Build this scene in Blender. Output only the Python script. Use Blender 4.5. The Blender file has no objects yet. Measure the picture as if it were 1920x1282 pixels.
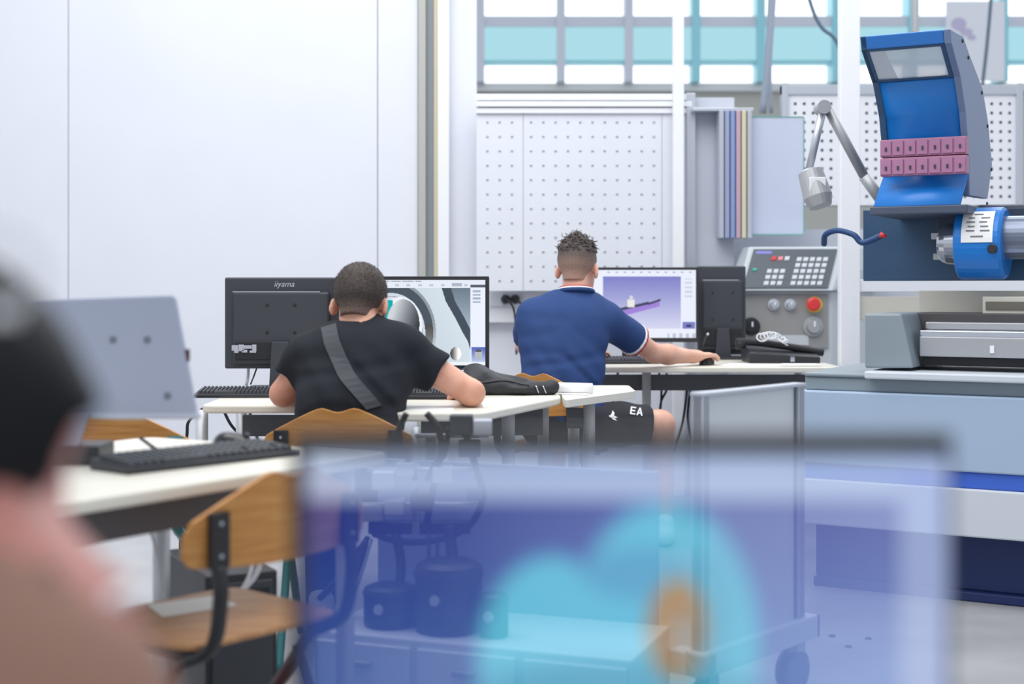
import bpy, bmesh, math, random
import numpy as np
from mathutils import Vector, Matrix
from mathutils.bvhtree import BVHTree

random.seed(7)
rng = np.random.default_rng(7)
scene = bpy.context.scene
col = scene.collection

# ------------------------------------------------------------------ camera, world, light
EYE, FPX, HOR = 1.11, 2666.7, 540.0
cam_data = bpy.data.cameras.new('camera')
cam_data.lens = 50.0
cam_data.sensor_width = 36.0
cam_data.shift_y = -(641.0 - HOR) / 1920.0
cam_data.clip_start = 0.05
cam_data.dof.use_dof = True
cam_data.dof.focus_distance = 5.2
cam_data.dof.aperture_fstop = 2.0
cam = bpy.data.objects.new('camera', cam_data)
col.objects.link(cam)
cam.location = (0, 0, EYE)
cam.rotation_euler = (math.pi / 2, 0, 0)
scene.camera = cam

world = bpy.data.worlds.new('overcast')
scene.world = world
world.use_nodes = True
world.node_tree.nodes['Background'].inputs[0].default_value = (0.86, 0.92, 1.0, 1)
world.node_tree.nodes['Background'].inputs[1].default_value = 0.72

def area(name, loc, target, sx, sy, power, color):
    l = bpy.data.lights.new(name, 'AREA')
    l.shape = 'RECTANGLE'
    l.size, l.size_y, l.energy, l.color = sx, sy, power, color
    o = bpy.data.objects.new(name, l)
    col.objects.link(o)
    o.location = loc
    o.rotation_euler = (Vector(target) - Vector(loc)).to_track_quat('-Z', 'Y').to_euler()
    return o
area('overhead_fill', (-0.6, 4.4, 4.6), (-0.2, 5.4, 0.6), 5.0, 4.0, 190, (1.0, 0.99, 0.97))  # added area light overhead for soft shading; no roof opening is built
area('workshop_area_light', (2.5, 9.5, 4.8), (1.2, 7.5, 1.0), 5.0, 2.5, 130, (0.92, 0.97, 1.0))  # unseen area light above the workshop; no roof opening is built

vs = scene.view_settings
vs.view_transform = 'Standard'
vs.look = 'None'
vs.gamma = 1.0
vs.use_curve_mapping = False
vs.exposure = 0.22
scene.cycles.use_denoising = True

# ------------------------------------------------------------------ helpers
def P(px, py, d):
    return Vector(((px - 960.0) * d / FPX, d, EYE - (py - HOR) * d / FPX))
def PX(px, d):
    return (px - 960.0) * d / FPX
def PZ(py, d):
    return EYE - (py - HOR) * d / FPX
def lin(c):
    out = []
    for v in c[:3]:
        v = v / 255.0
        out.append(v / 12.92 if v <= 0.04045 else ((v + 0.055) / 1.055) ** 2.4)
    return tuple(out) + (1.0,)

MATS = {}
def mat(name, c, rough=0.5, metal=0.0, var=0.0, vscale=12.0, bump=0.0, bscale=80.0, stretch=(1, 1, 1), spec=0.5,
        trans=0.0, alpha=None, c2=None):
    if name in MATS:
        return MATS[name]
    m = bpy.data.materials.new(name)
    m.use_nodes = True
    nt = m.node_tree
    b = nt.nodes['Principled BSDF']
    b.inputs['Base Color'].default_value = lin(c)
    b.inputs['Roughness'].default_value = rough
    b.inputs['Metallic'].default_value = metal
    b.inputs['Specular IOR Level'].default_value = spec
    if trans:
        b.inputs['Transmission Weight'].default_value = trans
    if alpha is not None:
        b.inputs['Alpha'].default_value = alpha
    if var or bump or c2:
        tc = nt.nodes.new('ShaderNodeTexCoord')
        mp = nt.nodes.new('ShaderNodeMapping')
        mp.inputs['Scale'].default_value = stretch
        nt.links.new(tc.outputs['Object'], mp.inputs[0])
    if var or c2:
        n = nt.nodes.new('ShaderNodeTexNoise')
        n.inputs['Scale'].default_value = vscale
        n.inputs['Detail'].default_value = 4
        nt.links.new(mp.outputs[0], n.inputs['Vector'])
        r = nt.nodes.new('ShaderNodeValToRGB')
        r.color_ramp.elements[0].position = 0.32
        r.color_ramp.elements[1].position = 0.68
        a = lin(c)
        if c2:
            e = lin(c2)
        else:
            e = tuple(min(1, v * (1 + var)) for v in a[:3]) + (1,)
            a = tuple(v * (1 - var) for v in a[:3]) + (1,)
        r.color_ramp.elements[0].color = a
        r.color_ramp.elements[1].color = e
        nt.links.new(n.outputs['Fac'], r.inputs[0])
        nt.links.new(r.outputs[0], b.inputs['Base Color'])
    if bump:
        n2 = nt.nodes.new('ShaderNodeTexNoise')
        n2.inputs['Scale'].default_value = bscale
        n2.inputs['Detail'].default_value = 3
        nt.links.new(mp.outputs[0], n2.inputs['Vector'])
        bp = nt.nodes.new('ShaderNodeBump')
        bp.inputs['Strength'].default_value = bump
        bp.inputs['Distance'].default_value = 0.01
        nt.links.new(n2.outputs['Fac'], bp.inputs['Height'])
        nt.links.new(bp.outputs[0], b.inputs['Normal'])
    MATS[name] = m
    return m

def emit_mat(name, c, strength):
    m = bpy.data.materials.new(name)
    m.use_nodes = True
    nt = m.node_tree
    nt.nodes.clear()
    e = nt.nodes.new('ShaderNodeEmission')
    e.inputs[0].default_value = lin(c)
    e.inputs[1].default_value = strength
    o = nt.nodes.new('ShaderNodeOutputMaterial')
    nt.links.new(e.outputs[0], o.inputs[0])
    return m

def screen_mat(name, strength, clear=0.0):
    """picture on a display: colours come from the mesh's colour attribute; clear > 0 is a see-through panel"""
    m = bpy.data.materials.new(name)
    m.use_nodes = True
    nt = m.node_tree
    nt.nodes.clear()
    a = nt.nodes.new('ShaderNodeAttribute')
    a.attribute_name = 'picture'
    e = nt.nodes.new('ShaderNodeEmission')
    e.inputs[1].default_value = strength
    nt.links.new(a.outputs['Color'], e.inputs[0])
    o = nt.nodes.new('ShaderNodeOutputMaterial')
    if clear > 0:
        t = nt.nodes.new('ShaderNodeBsdfTransparent')
        t.inputs[0].default_value = (0.9, 0.95, 1.0, 1)
        mx = nt.nodes.new('ShaderNodeMixShader')
        mx.inputs[0].default_value = clear
        nt.links.new(e.outputs[0], mx.inputs[1])
        nt.links.new(t.outputs[0], mx.inputs[2])
        nt.links.new(mx.outputs[0], o.inputs[0])
    else:
        nt.links.new(e.outputs[0], o.inputs[0])
    return m

def clear_mat(name, c, amount, rough=0.05):
    """thin clear sheet: part tinted sheet, part see-through"""
    m = bpy.data.materials.new(name)
    m.use_nodes = True
    nt = m.node_tree
    nt.nodes.clear()
    p = nt.nodes.new('ShaderNodeBsdfPrincipled')
    p.inputs['Base Color'].default_value = lin(c)
    p.inputs['Roughness'].default_value = rough
    t = nt.nodes.new('ShaderNodeBsdfTransparent')
    mx = nt.nodes.new('ShaderNodeMixShader')
    mx.inputs[0].default_value = amount
    o = nt.nodes.new('ShaderNodeOutputMaterial')
    nt.links.new(p.outputs[0], mx.inputs[1])
    nt.links.new(t.outputs[0], mx.inputs[2])
    nt.links.new(mx.outputs[0], o.inputs[0])
    return m

def tag(o, label, cat=None, group=None, kind=None):
    if label: o['label'] = label
    if cat: o['category'] = cat
    if group: o['group'] = group
    if kind: o['kind'] = kind
    return o

def thing(name, loc, label, cat, group=None, kind=None):
    e = bpy.data.objects.new(name, None)
    e.empty_display_size = 0.05
    e.location = loc
    col.objects.link(e)
    return tag(e, label, cat, group, kind)

def world_of(o):
    m = Matrix.Translation(o.location)
    if o.parent:
        m = Matrix.Identity(4) if o.type != 'EMPTY' else m
    return m

def link(name, me, m, parent=None, smooth=False):
    o = bpy.data.objects.new(name, me)
    if m is not None and not me.materials:
        me.materials.append(m)
    col.objects.link(o)
    if smooth:
        for p in me.polygons:
            p.use_smooth = True
    if parent is not None:
        o.parent = parent
        o.matrix_parent_inverse = (Matrix.Translation(parent.location) if parent.type == 'EMPTY' else Matrix.Identity(4)).inverted()
    return o

class MB:
    """collects shapes in a local frame F and links them as one mesh"""
    def __init__(self, F=None):
        self.F = F or Matrix.Identity(4)
        self.v, self.f = [], []
    def add(self, vs, fs):
        b = len(self.v)
        self.v += [self.F @ Vector(p) for p in vs]
        self.f += [tuple(i + b for i in f) for f in fs]
        return self
    def box(self, x0, x1, y0, y1, z0, z1):
        return self.add([(x, y, z) for z in (z0, z1) for y in (y0, y1) for x in (x0, x1)],
                        [(0, 2, 3, 1), (4, 5, 7, 6), (0, 1, 5, 4), (2, 6, 7, 3), (0, 4, 6, 2), (1, 3, 7, 5)])
    def prism(self, a, b):
        """two outlines with the same number of points"""
        n = len(a)
        return self.add(list(a) + list(b), [tuple(range(n))[::-1], tuple(range(n, 2 * n))] +
                        [(i, (i + 1) % n, n + (i + 1) % n, n + i) for i in range(n)])
    def tube(self, pts, r, n=8, flat=1.0, cap=True):
        pts = [Vector(p) for p in pts]
        rs = r if isinstance(r, (list, tuple)) else [r] * len(pts)
        vs, fs = [], []
        up = None
        for i, p in enumerate(pts):
            t = (pts[min(i + 1, len(pts) - 1)] - pts[max(i - 1, 0)]).normalized()
            if up is None:
                up = Vector((0, 0, 1)) if abs(t.z) < 0.9 else Vector((1, 0, 0))
            s = t.cross(up)
            s = s.normalized() if s.length > 1e-6 else Vector((1, 0, 0))
            up = s.cross(t).normalized()
            for k in range(n):
                a = 2 * math.pi * (k + 0.5) / n
                vs.append(p + s * math.cos(a) * rs[i] * flat + up * math.sin(a) * rs[i])
        for i in range(len(pts) - 1):
            for k in range(n):
                fs.append((i * n + k, i * n + (k + 1) % n, (i + 1) * n + (k + 1) % n, (i + 1) * n + k))
        if cap:
            fs.append(tuple(range(n))[::-1])
            fs.append(tuple(range((len(pts) - 1) * n, len(pts) * n)))
        return self.add(vs, fs)
    def lathe(self, c, axis, prof, n=24):
        """prof: (distance along axis, radius)"""
        c, ax = Vector(c), Vector(axis).normalized()
        s = ax.orthogonal().normalized()
        u = ax.cross(s)
        vs, fs = [], []
        for (t, r) in prof:
            for k in range(n):
                a = 2 * math.pi * k / n
                vs.append(c + ax * t + (s * math.cos(a) + u * math.sin(a)) * r)
        for i in range(len(prof) - 1):
            for k in range(n):
                fs.append((i * n + k, i * n + (k + 1) % n, (i + 1) * n + (k + 1) % n, (i + 1) * n + k))
        fs.append(tuple(range(n))[::-1])
        fs.append(tuple(range((len(prof) - 1) * n, len(prof) * n)))
        return self.add(vs, fs)
    def build(self, name, m, parent=None, bevel=0.0, smooth=False, seg=2, solid=0.0, sub=0):
        me = bpy.data.meshes.new(name)
        me.from_pydata([tuple(p) for p in self.v], [], self.f)
        bm = bmesh.new()
        bm.from_mesh(me)
        bmesh.ops.recalc_face_normals(bm, faces=bm.faces)
        bm.to_mesh(me)
        bm.free()
        o = link(name, me, m, parent, smooth)
        if solid:
            s = o.modifiers.new('thickness', 'SOLIDIFY'); s.thickness = solid; s.offset = 0
        if bevel:
            b = o.modifiers.new('edge', 'BEVEL'); b.width = bevel; b.segments = seg; b.limit_method = 'ANGLE'
            b.angle_limit = math.radians(40); b.harden_normals = False
        if sub:
            s = o.modifiers.new('round', 'SUBSURF'); s.levels = sub; s.render_levels = sub
        return o

def frame(loc, rz=0.0, rx=0.0):
    return Matrix.Translation(Vector(loc)) @ Matrix.Rotation(rz, 4, 'Z') @ Matrix.Rotation(rx, 4, 'X')

def spline(pts, n=6):
    pts = [Vector(p) for p in pts]
    out = []
    q = [pts[0] * 2 - pts[1]] + pts + [pts[-1] * 2 - pts[-2]]
    for i in range(1, len(q) - 2):
        for k in range(n):
            t = k / n
            a, b, c, d = q[i - 1], q[i], q[i + 1], q[i + 2]
            out.append(0.5 * ((2 * b) + (c - a) * t + (2 * a - 5 * b + 4 * c - d) * t * t + (3 * b - a - 3 * c + d) * t ** 3))
    out.append(pts[-1])
    return out

def text_mesh(name, s, size, F, m, parent, shear=0.0, depth=0.0006):
    cu = bpy.data.curves.new(name, 'FONT')
    cu.body, cu.size, cu.shear, cu.extrude = s, size, shear, depth
    cu.align_x, cu.align_y = 'CENTER', 'CENTER'
    t = bpy.data.objects.new(name + '_source', cu)
    col.objects.link(t)
    dg = bpy.context.evaluated_depsgraph_get()
    me = bpy.data.meshes.new_from_object(t.evaluated_get(dg))
    bpy.data.objects.remove(t)
    me.transform(F)
    me.name = name
    me.materials.clear()
    return link(name, me, m, parent)

def picture(name, F, x0, x1, z0, z1, y, nx, nz, paint, m, parent):
    """a display surface facing -y with a picture in its colour attribute; paint(u, v) -> sRGB"""
    u = np.linspace(0, 1, nx + 1); v = np.linspace(0, 1, nz + 1)
    U, V = np.meshgrid(u, v)
    rgb = np.clip(paint(U, V), 0, 255) / 255.0
    rgb = np.where(rgb <= 0.04045, rgb / 12.92, ((rgb + 0.055) / 1.055) ** 2.4)
    co = np.stack([x0 + (x1 - x0) * U, np.full_like(U, y), z1 - (z1 - z0) * V], -1).reshape(-1, 3)
    co = (np.array(F)[:3, :3] @ co.T).T + np.array(F)[:3, 3]
    idx = np.arange((nx + 1) * (nz + 1)).reshape(nz + 1, nx + 1)
    q = np.stack([idx[:-1, :-1], idx[1:, :-1], idx[1:, 1:], idx[:-1, 1:]], -1).reshape(-1, 4)
    me = bpy.data.meshes.new(name)
    me.from_pydata(co.tolist(), [], q.tolist())
    at = me.color_attributes.new('picture', 'FLOAT_COLOR', 'POINT')
    at.data.foreach_set('color', np.concatenate([rgb.reshape(-1, 3), np.ones((rgb.shape[0] * rgb.shape[1], 1))], 1).ravel().astype(np.float32))
    return link(name, me, m, parent)

# ------------------------------------------------------------------ soft bodies: distance fields turned into one surface
class Field:
    def __init__(self, lo, hi, h):
        self.lo, self.h = np.array(lo, float), h
        self.n = np.ceil((np.array(hi) - self.lo) / h).astype(int) + 1
        self.ax = [self.lo[i] + h * np.arange(self.n[i]) for i in range(3)]
        self.f = np.full(self.n, 1.0, np.float32)
    def win(self, lo, hi):
        a = np.clip(np.floor((np.array(lo) - self.lo) / self.h).astype(int), 0, self.n)
        b = np.clip(np.ceil((np.array(hi) - self.lo) / self.h).astype(int) + 1, 0, self.n)
        s = tuple(slice(a[i], b[i]) for i in range(3))
        return s, [self.ax[0][s[0]][:, None, None], self.ax[1][s[1]][None, :, None], self.ax[2][s[2]][None, None, :]]
    def grid(self):
        return [self.ax[0][:, None, None], self.ax[1][None, :, None], self.ax[2][None, None, :]]
    def put(self, s, d, k):
        a = self.f[s]
        if k <= 0:
            self.f[s] = np.minimum(a, d)
        else:
            hh = np.clip(0.5 + 0.5 * (a - d) / k, 0, 1)
            self.f[s] = a * (1 - hh) + d * hh - k * hh * (1 - hh)
    def cap(self, a, b, ra, rb, k=0.02):
        a, b = np.array(a, float), np.array(b, float)
        m = max(ra, rb) + k + 2 * self.h + 0.01
        s, (x, y, z) = self.win(np.minimum(a, b) - m, np.maximum(a, b) + m)
        if self.f[s].size == 0: return
        ab = b - a
        t = np.clip(((x - a[0]) * ab[0] + (y - a[1]) * ab[1] + (z - a[2]) * ab[2]) / max(ab @ ab, 1e-9), 0, 1)
        d = np.sqrt((x - a[0] - t * ab[0]) ** 2 + (y - a[1] - t * ab[1]) ** 2 + (z - a[2] - t * ab[2]) ** 2) - (ra + (rb - ra) * t)
        self.put(s, d.astype(np.float32), k)
    def ell(self, c, r, R=None, k=0.02, cut=False):
        c, r = np.array(c, float), np.array(r, float)
        m = r.max() + k + 2 * self.h + 0.01
        s, (x, y, z) = self.win(c - m, c + m)
        if self.f[s].size == 0: return
        dx, dy, dz = x - c[0], y - c[1], z - c[2]
        if R is not None:
            A = np.array(R)[:3, :3]
            dx, dy, dz = [A[0, i] * dx + A[1, i] * dy + A[2, i] * dz for i in range(3)]
        q = np.sqrt((dx / r[0]) ** 2 + (dy / r[1]) ** 2 + (dz / r[2]) ** 2)
        g = np.sqrt((dx / r[0] ** 2) ** 2 + (dy / r[1] ** 2) ** 2 + (dz / r[2] ** 2) ** 2) + 1e-6
        d = (q * (q - 1) / g).astype(np.float32)
        if cut:
            self.f[s] = np.maximum(self.f[s], -d)
        else:
            self.put(s, d, k)
    def plane(self, p, n):
        """keep the side the normal points away from"""
        x, y, z = self.grid()
        n = np.array(n, float) / np.linalg.norm(n)
        self.f = np.maximum(self.f, ((x - p[0]) * n[0] + (y - p[1]) * n[1] + (z - p[2]) * n[2]).astype(np.float32))
    def mesh(self, name):
        f = self.f
        ins = f < 0
        n = np.array(f.shape)
        cs = [ins[i:n[0] - 1 + i, j:n[1] - 1 + j, k:n[2] - 1 + k] for i in (0, 1) for j in (0, 1) for k in (0, 1)]
        cnt = sum(c.astype(np.int8) for c in cs)
        act = (cnt > 0) & (cnt < 8)
        ids = np.full(act.shape, -1, np.int64)
        cell = np.argwhere(act)
        ids[act] = np.arange(len(cell))
        acc = np.zeros((len(cell), 3)); num = np.zeros(len(cell))
        corner = [(i, j, k) for i in (0, 1) for j in (0, 1) for k in (0, 1)]
        val = {c: f[cell[:, 0] + c[0], cell[:, 1] + c[1], cell[:, 2] + c[2]] for c in corner}
        for c in corner:
            for a in range(3):
                if c[a] == 0:
                    e = list(c); e[a] = 1; e = tuple(e)
                    v0, v1 = val[c], val[e]
                    x = (v0 < 0) != (v1 < 0)
                    t = np.where(x, v0 / np.where(x, v0 - v1, 1), 0)
                    p = np.repeat(np.array([c], float), len(cell), 0); p[:, a] = t
                    acc[x] += p[x]; num[x] += 1
        vert = self.lo + (cell + acc / num[:, None]) * self.h
        quads = []
        for a in range(3):
            b, c = (a + 1) % 3, (a + 2) % 3
            s0 = [slice(None)] * 3; s1 = [slice(None)] * 3
            s0[a] = slice(0, -1); s1[a] = slice(1, None)
            ch = ins[tuple(s0)] != ins[tuple(s1)]
            e = np.argwhere(ch)
            e = e[(e[:, b] > 0) & (e[:, c] > 0) & (e[:, b] < n[b] - 1) & (e[:, c] < n[c] - 1)]
            fl = ins[e[:, 0], e[:, 1], e[:, 2]]
            q = []
            for (db, dc) in ((1, 1), (0, 1), (0, 0), (1, 0)):
                g = e.copy(); g[:, b] -= db; g[:, c] -= dc
                q.append(ids[g[:, 0], g[:, 1], g[:, 2]])
            q = np.stack(q, 1)
            q[~fl] = q[~fl][:, ::-1]
            quads.append(q)
        quads = np.concatenate(quads)
        quads = quads[(quads >= 0).all(1)]
        me = bpy.data.meshes.new(name)
        me.from_pydata(vert.tolist(), [], quads.tolist())
        return me
    def build(self, name, m, parent, smooth=1):
        me = self.mesh(name)
        o = link(name, me, m, parent, True)
        if smooth:
            sm = o.modifiers.new('relax', 'SMOOTH'); sm.factor = 0.5; sm.iterations = smooth
        return o

def bvh_of(o):
    me = o.data
    return BVHTree.FromPolygons([v.co.copy() for v in me.vertices], [tuple(p.vertices) for p in me.polygons])
def onto(bvh, px, py, off=0.002):
    """the point of a surface seen from the camera's side, lifted off it a little"""
    o = Vector((0, 0, EYE))
    d = (P(px, py, 1.0) - o).normalized()
    h = bvh.ray_cast(o, d)
    return None if h[0] is None else h[0] + h[1].normalized() * off * (1 if h[1].dot(d) < 0 else -1)

# ------------------------------------------------------------------ materials
WHITE = mat('white_panel', (222, 225, 234), 0.45, var=0.012, vscale=3)
WHITE2 = mat('white_paint', (236, 237, 242), 0.4)
OFFW = mat('cream_laminate', (226, 222, 210), 0.35, var=0.02, vscale=9)
LAM = mat('laminate_edge', (232, 232, 232), 0.3)
PILLAR = mat('grey_pillar', (176, 176, 170), 0.5)
PILLAR2 = mat('blue_grey_pillar', (146, 156, 164), 0.5)
PILLAR3 = mat('sand_pillar', (206, 196, 168), 0.5)
BLACKP = mat('black_plastic', (38, 40, 46), 0.42, bump=0.05, bscale=300)
BLACKM = mat('matt_black', (30, 31, 36), 0.6)
GREYP = mat('charcoal_plastic', (58, 61, 69), 0.5)
KEYM = mat('keycap_black', (58, 60, 66), 0.5)
STEEL = mat('grey_steel', (170, 172, 176), 0.4, 0.3)
TUBEG = mat('light_grey_tube', (188, 190, 196), 0.35, 0.2)
DARKBEAM = mat('dark_grey_beam', (84, 86, 92), 0.5)
CHROME = mat('chrome', (196, 200, 210), 0.18, 0.9)
ALU = mat('aluminium', (196, 200, 210), 0.35, 0.6)
WOOD = mat('beech_plywood', (206, 150, 84), 0.42, c2=(184, 122, 58), vscale=7, stretch=(1.2, 1.2, 14))
WOODE = mat('plywood_edge', (222, 178, 118), 0.5, var=0.15, vscale=40)
WOODS = mat('worn_plywood', (196, 150, 104), 0.4, c2=(170, 118, 72), vscale=5, stretch=(2, 8, 2))
FRAMEB = mat('black_lacquer', (28, 28, 32), 0.3)
FRAMER = mat('dark_red_lacquer', (70, 20, 26), 0.3)
TEAL = mat('teal_lacquer', (34, 112, 118), 0.35)
PAPER = mat('paper', (240, 240, 240), 0.7)
SKIN = mat('skin', (226, 172, 148), 0.5, c2=(206, 146, 122), vscale=14)
SKIN2 = mat('skin_pale', (232, 182, 160), 0.5, c2=(214, 158, 136), vscale=14)
TEE = mat('black_cotton', (38, 41, 47), 0.9, bump=0.2, bscale=9, stretch=(1, 1, 1.6), spec=0.2)
POLO = mat('navy_cotton', (48, 72, 122), 0.85, bump=0.2, bscale=9, stretch=(1, 1, 1.6), spec=0.25)
STRAP = mat('grey_webbing', (68, 70, 76), 0.8, bump=0.3, bscale=400)
SHORTM = mat('black_shorts', (44, 44, 52), 0.8, bump=0.3, bscale=30)
RED = mat('red_trim', (196, 52, 58), 0.6)
LATHEW = mat('machine_light_grey', (206, 212, 220), 0.4)
LATHEG = mat('machine_grey', (136, 148, 156), 0.45, var=0.03, vscale=4)
LATHEB = mat('machine_blue', (22, 120, 206), 0.35)
LATHEB2 = mat('machine_mid_blue', (50, 118, 196), 0.35)
STRIPE = mat('stripe_blue', (62, 104, 206), 0.4)
NAVY = mat('machine_navy', (48, 82, 116), 0.4)
NAVYD = mat('recess_navy', (26, 44, 96), 0.6)
CREAM = mat('machine_cream', (208, 204, 192), 0.45)
YELLOW = mat('yellow', (226, 206, 66), 0.4)
REDP = mat('red_plastic', (214, 56, 58), 0.35)
SALMON = mat('salmon_plastic', (176, 120, 150), 0.5)
SALMON2 = mat('salmon_plastic_front', (168, 116, 152), 0.5)
CONC = mat('concrete_floor', (168, 168, 170), 0.35, var=0.14, vscale=2.2, bump=0.05, bscale=20)
BEIGE = mat('beige_render', (188, 188, 182), 0.7)
TEALG = emit_mat('teal_glass_glow', (176, 226, 238), 0.82)  # emission stands in for daylight passing through the glass
TEALP = mat('teal_post', (150, 214, 226), 0.4)
MULL = mat('grey_mullion', (206, 212, 224), 0.5)
WINLIGHT = emit_mat('daylight_pane', (246, 250, 255), 1.6)
HOSEG = mat('grey_hose', (150, 160, 176), 0.5)
RUBBER = mat('black_rubber', (26, 28, 34), 0.6)

# ------------------------------------------------------------------ the setting
BW = 7.9          # back wall distance
MB().box(-9, 9, -2, 16, -0.1, 0).build('floor', CONC)['kind'] = 'structure'

w = thing('wall_back', (PX(300, BW), BW, 0), 'tall white wall panels behind the two boys', 'wall', kind='structure')
edges = [-900, 128, 708, 784]
for i in range(len(edges) - 1):
    a, b = PX(edges[i], BW) + 0.002, PX(edges[i + 1], BW) - 0.002
    MB().box(a, b, BW, BW + 0.06, 0, 3.6).build('panel', WHITE, w, bevel=0.002)
MB().box(PX(-900, BW), PX(784, BW), BW + 0.02, BW + 0.1, 0, 3.6).build('backing', mat('joint_grey', (150, 152, 160), 0.6), w)  # grey backing that shows as thin lines in the panel joints
t = thing('trim_1', (PX(803, BW), BW - 0.02, 0), 'grey ribbed pillar where the white panels end', 'pillar', kind='structure')
for (a, b, m, y) in ((785, 799, PILLAR, 0.0), (799, 814, PILLAR2, 0.05), (814, 822, PILLAR3, 0.02), (822, 843, WHITE2, -0.02)):
    MB().box(PX(a, BW), PX(b, BW), BW - 0.04 + y, BW + 0.12, 0, 3.6).build('strip', m, t, bevel=0.002)
tag(MB().box(PX(843, BW), PX(893, BW), BW, BW + 0.12, 0, 3.6).build('trim_2', WHITE), 'pale wall strip beside the grey ribbed pillar', 'wall strip', kind='structure')
tag(MB().box(PX(893, BW), PX(1300, BW), BW, BW + 0.1, 0, PZ(195, BW)).build('wall_right', WHITE), 'white half-height wall behind the boy in blue', 'wall', kind='structure')
tag(MB().box(PX(1300, BW), PX(2300, BW), BW, BW + 0.1, 0, PZ(430, BW)).build('wall_low', mat('pale_grey_wall', (196, 200, 210), 0.5)), 'low pale wall behind the control console', 'wall', kind='structure')

# far side of the workshop: glazed gallery
FW = 14.0
fw = thing('wall_far', (PX(1400, FW), FW, 0), 'far workshop wall below the bright gallery windows', 'wall', kind='structure')
MB().box(PX(500, FW), PX(2500, FW), FW + 0.3, FW + 0.5, 0, PZ(165, FW)).build('masonry', BEIGE, fw)
MB().box(PX(500, FW), PX(2500, FW), FW + 0.2, FW + 0.5, PZ(165, FW), PZ(150, FW)).build('ledge', mat('ledge_white', (220, 222, 222), 0.6), fw)
MB().box(PX(500, FW), PX(2500, FW), FW + 0.8, FW + 0.9, PZ(160, FW), PZ(-320, FW)).build('upper_wall', mat('gallery_white', (228, 232, 238), 0.6), fw)
wn = thing('window_1', (PX(1400, FW), FW, PZ(150, FW)), 'bright window band with teal glass along the far gallery', 'window', kind='structure')
cols_px = [620, 760, 900, 1052, 1180, 1306, 1428, 1570, 1714, 1884, 2040, 2200]
for a, b in zip(cols_px[:-1], cols_px[1:]):
    MB().box(PX(a + 6, FW), PX(b - 6, FW), FW + 0.30, FW + 0.33, PZ(150, FW), PZ(112, FW)).build('lower_pane', WINLIGHT, wn)
    MB().box(PX(a + 6, FW), PX(b - 6, FW), FW + 0.08, FW + 0.11, PZ(113, FW), PZ(48, FW)).build('teal_panel', TEALG, wn)
    MB().box(PX(a + 6, FW), PX(b - 6, FW), FW + 0.34, FW + 0.36, PZ(30, FW), PZ(-200, FW)).build('upper_pane', WINLIGHT, wn)
    MB().box(PX(a - 8, FW), PX(a + 8, FW), FW + 0.02, FW + 0.3, PZ(152, FW), PZ(-300, FW)).build('post', TEALP if a > 1200 else MULL, wn)
MB().box(PX(620, FW), PX(2200, FW), FW + 0.05, FW + 0.2, PZ(118, FW), PZ(111, FW)).build('rail', TEALP, wn)
MB().box(PX(620, FW), PX(2200, FW), FW + 0.05, FW + 0.34, PZ(48, FW), PZ(28, FW)).build('transom', MULL, wn)

# white framed partition in front of the workshop
pt = thing('window_2', (PX(1592, 6.5), 6.5, 0), 'white partition frame posts and rail beside the blue machine', 'window frame', kind='structure')
MB().box(PX(1574, 6.5), PX(1611, 6.5), 6.48, 6.54, 0, 3.4).build('post', WHITE2, pt, bevel=0.004)
MB().box(PX(1611, 6.5), PX(2300, 6.5), 6.49, 6.53, PZ(547, 6.5), PZ(524, 6.5)).build('rail', WHITE2, pt, bevel=0.003)
MB().box(PX(1611, 6.5), PX(2300, 6.5), 6.50, 6.53, PZ(600, 6.5), PZ(556, 6.5)).build('lower_rail', CREAM, pt, bevel=0.003)
MB().box(PX(1261, 7.62), PX(1281, 7.62), 7.58, 7.64, 0, 3.4).build('post', WHITE2, pt, bevel=0.004)

# cable trunking along the wall
tr = thing('cable_trunking', P(1000, 605, BW), 'white cable trunking with sockets on the wall behind the blue shirt', 'trunking')
MB().box(PX(650, BW), PX(1330, BW), BW - 0.07, BW, PZ(604, BW), PZ(546, BW)).build('channel', WHITE2, tr, bevel=0.004)
MB().box(PX(650, BW), PX(1330, BW), BW - 0.074, BW - 0.068, PZ(577, BW), PZ(575.5, BW)).build('cover_joint', MULL, tr)
for x in (920, 950, 980):
    MB().box(PX(x, BW), PX(x + 24, BW), BW - 0.08, BW - 0.069, PZ(573, BW), PZ(549, BW)).build('socket', WHITE2, tr, bevel=0.002)
for i, (x, bend) in enumerate(((948, 14), (966, 22))):
    q = MB()
    c = P(x, 561, BW - 0.08)
    q.lathe(c, (0, -1, 0), [(0, 0.026), (0.02, 0.026), (0.045, 0.018), (0.07, 0.012)], 14)
    q.tube(spline([c + Vector((0, -0.065, 0)), c + Vector((0.02, -0.1, -0.01)), c + Vector((0.05, -0.09, -0.08)), c + Vector((0.06, -0.06, -0.3))]), 0.006)
    tag(q.build('power_plug', RUBBER, smooth=True), 'black power plug and cord in the trunking, ' + ('nearer the monitor' if i == 0 else 'nearer the blue shirt'), 'plug', 'plugs in the wall trunking')

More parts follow.
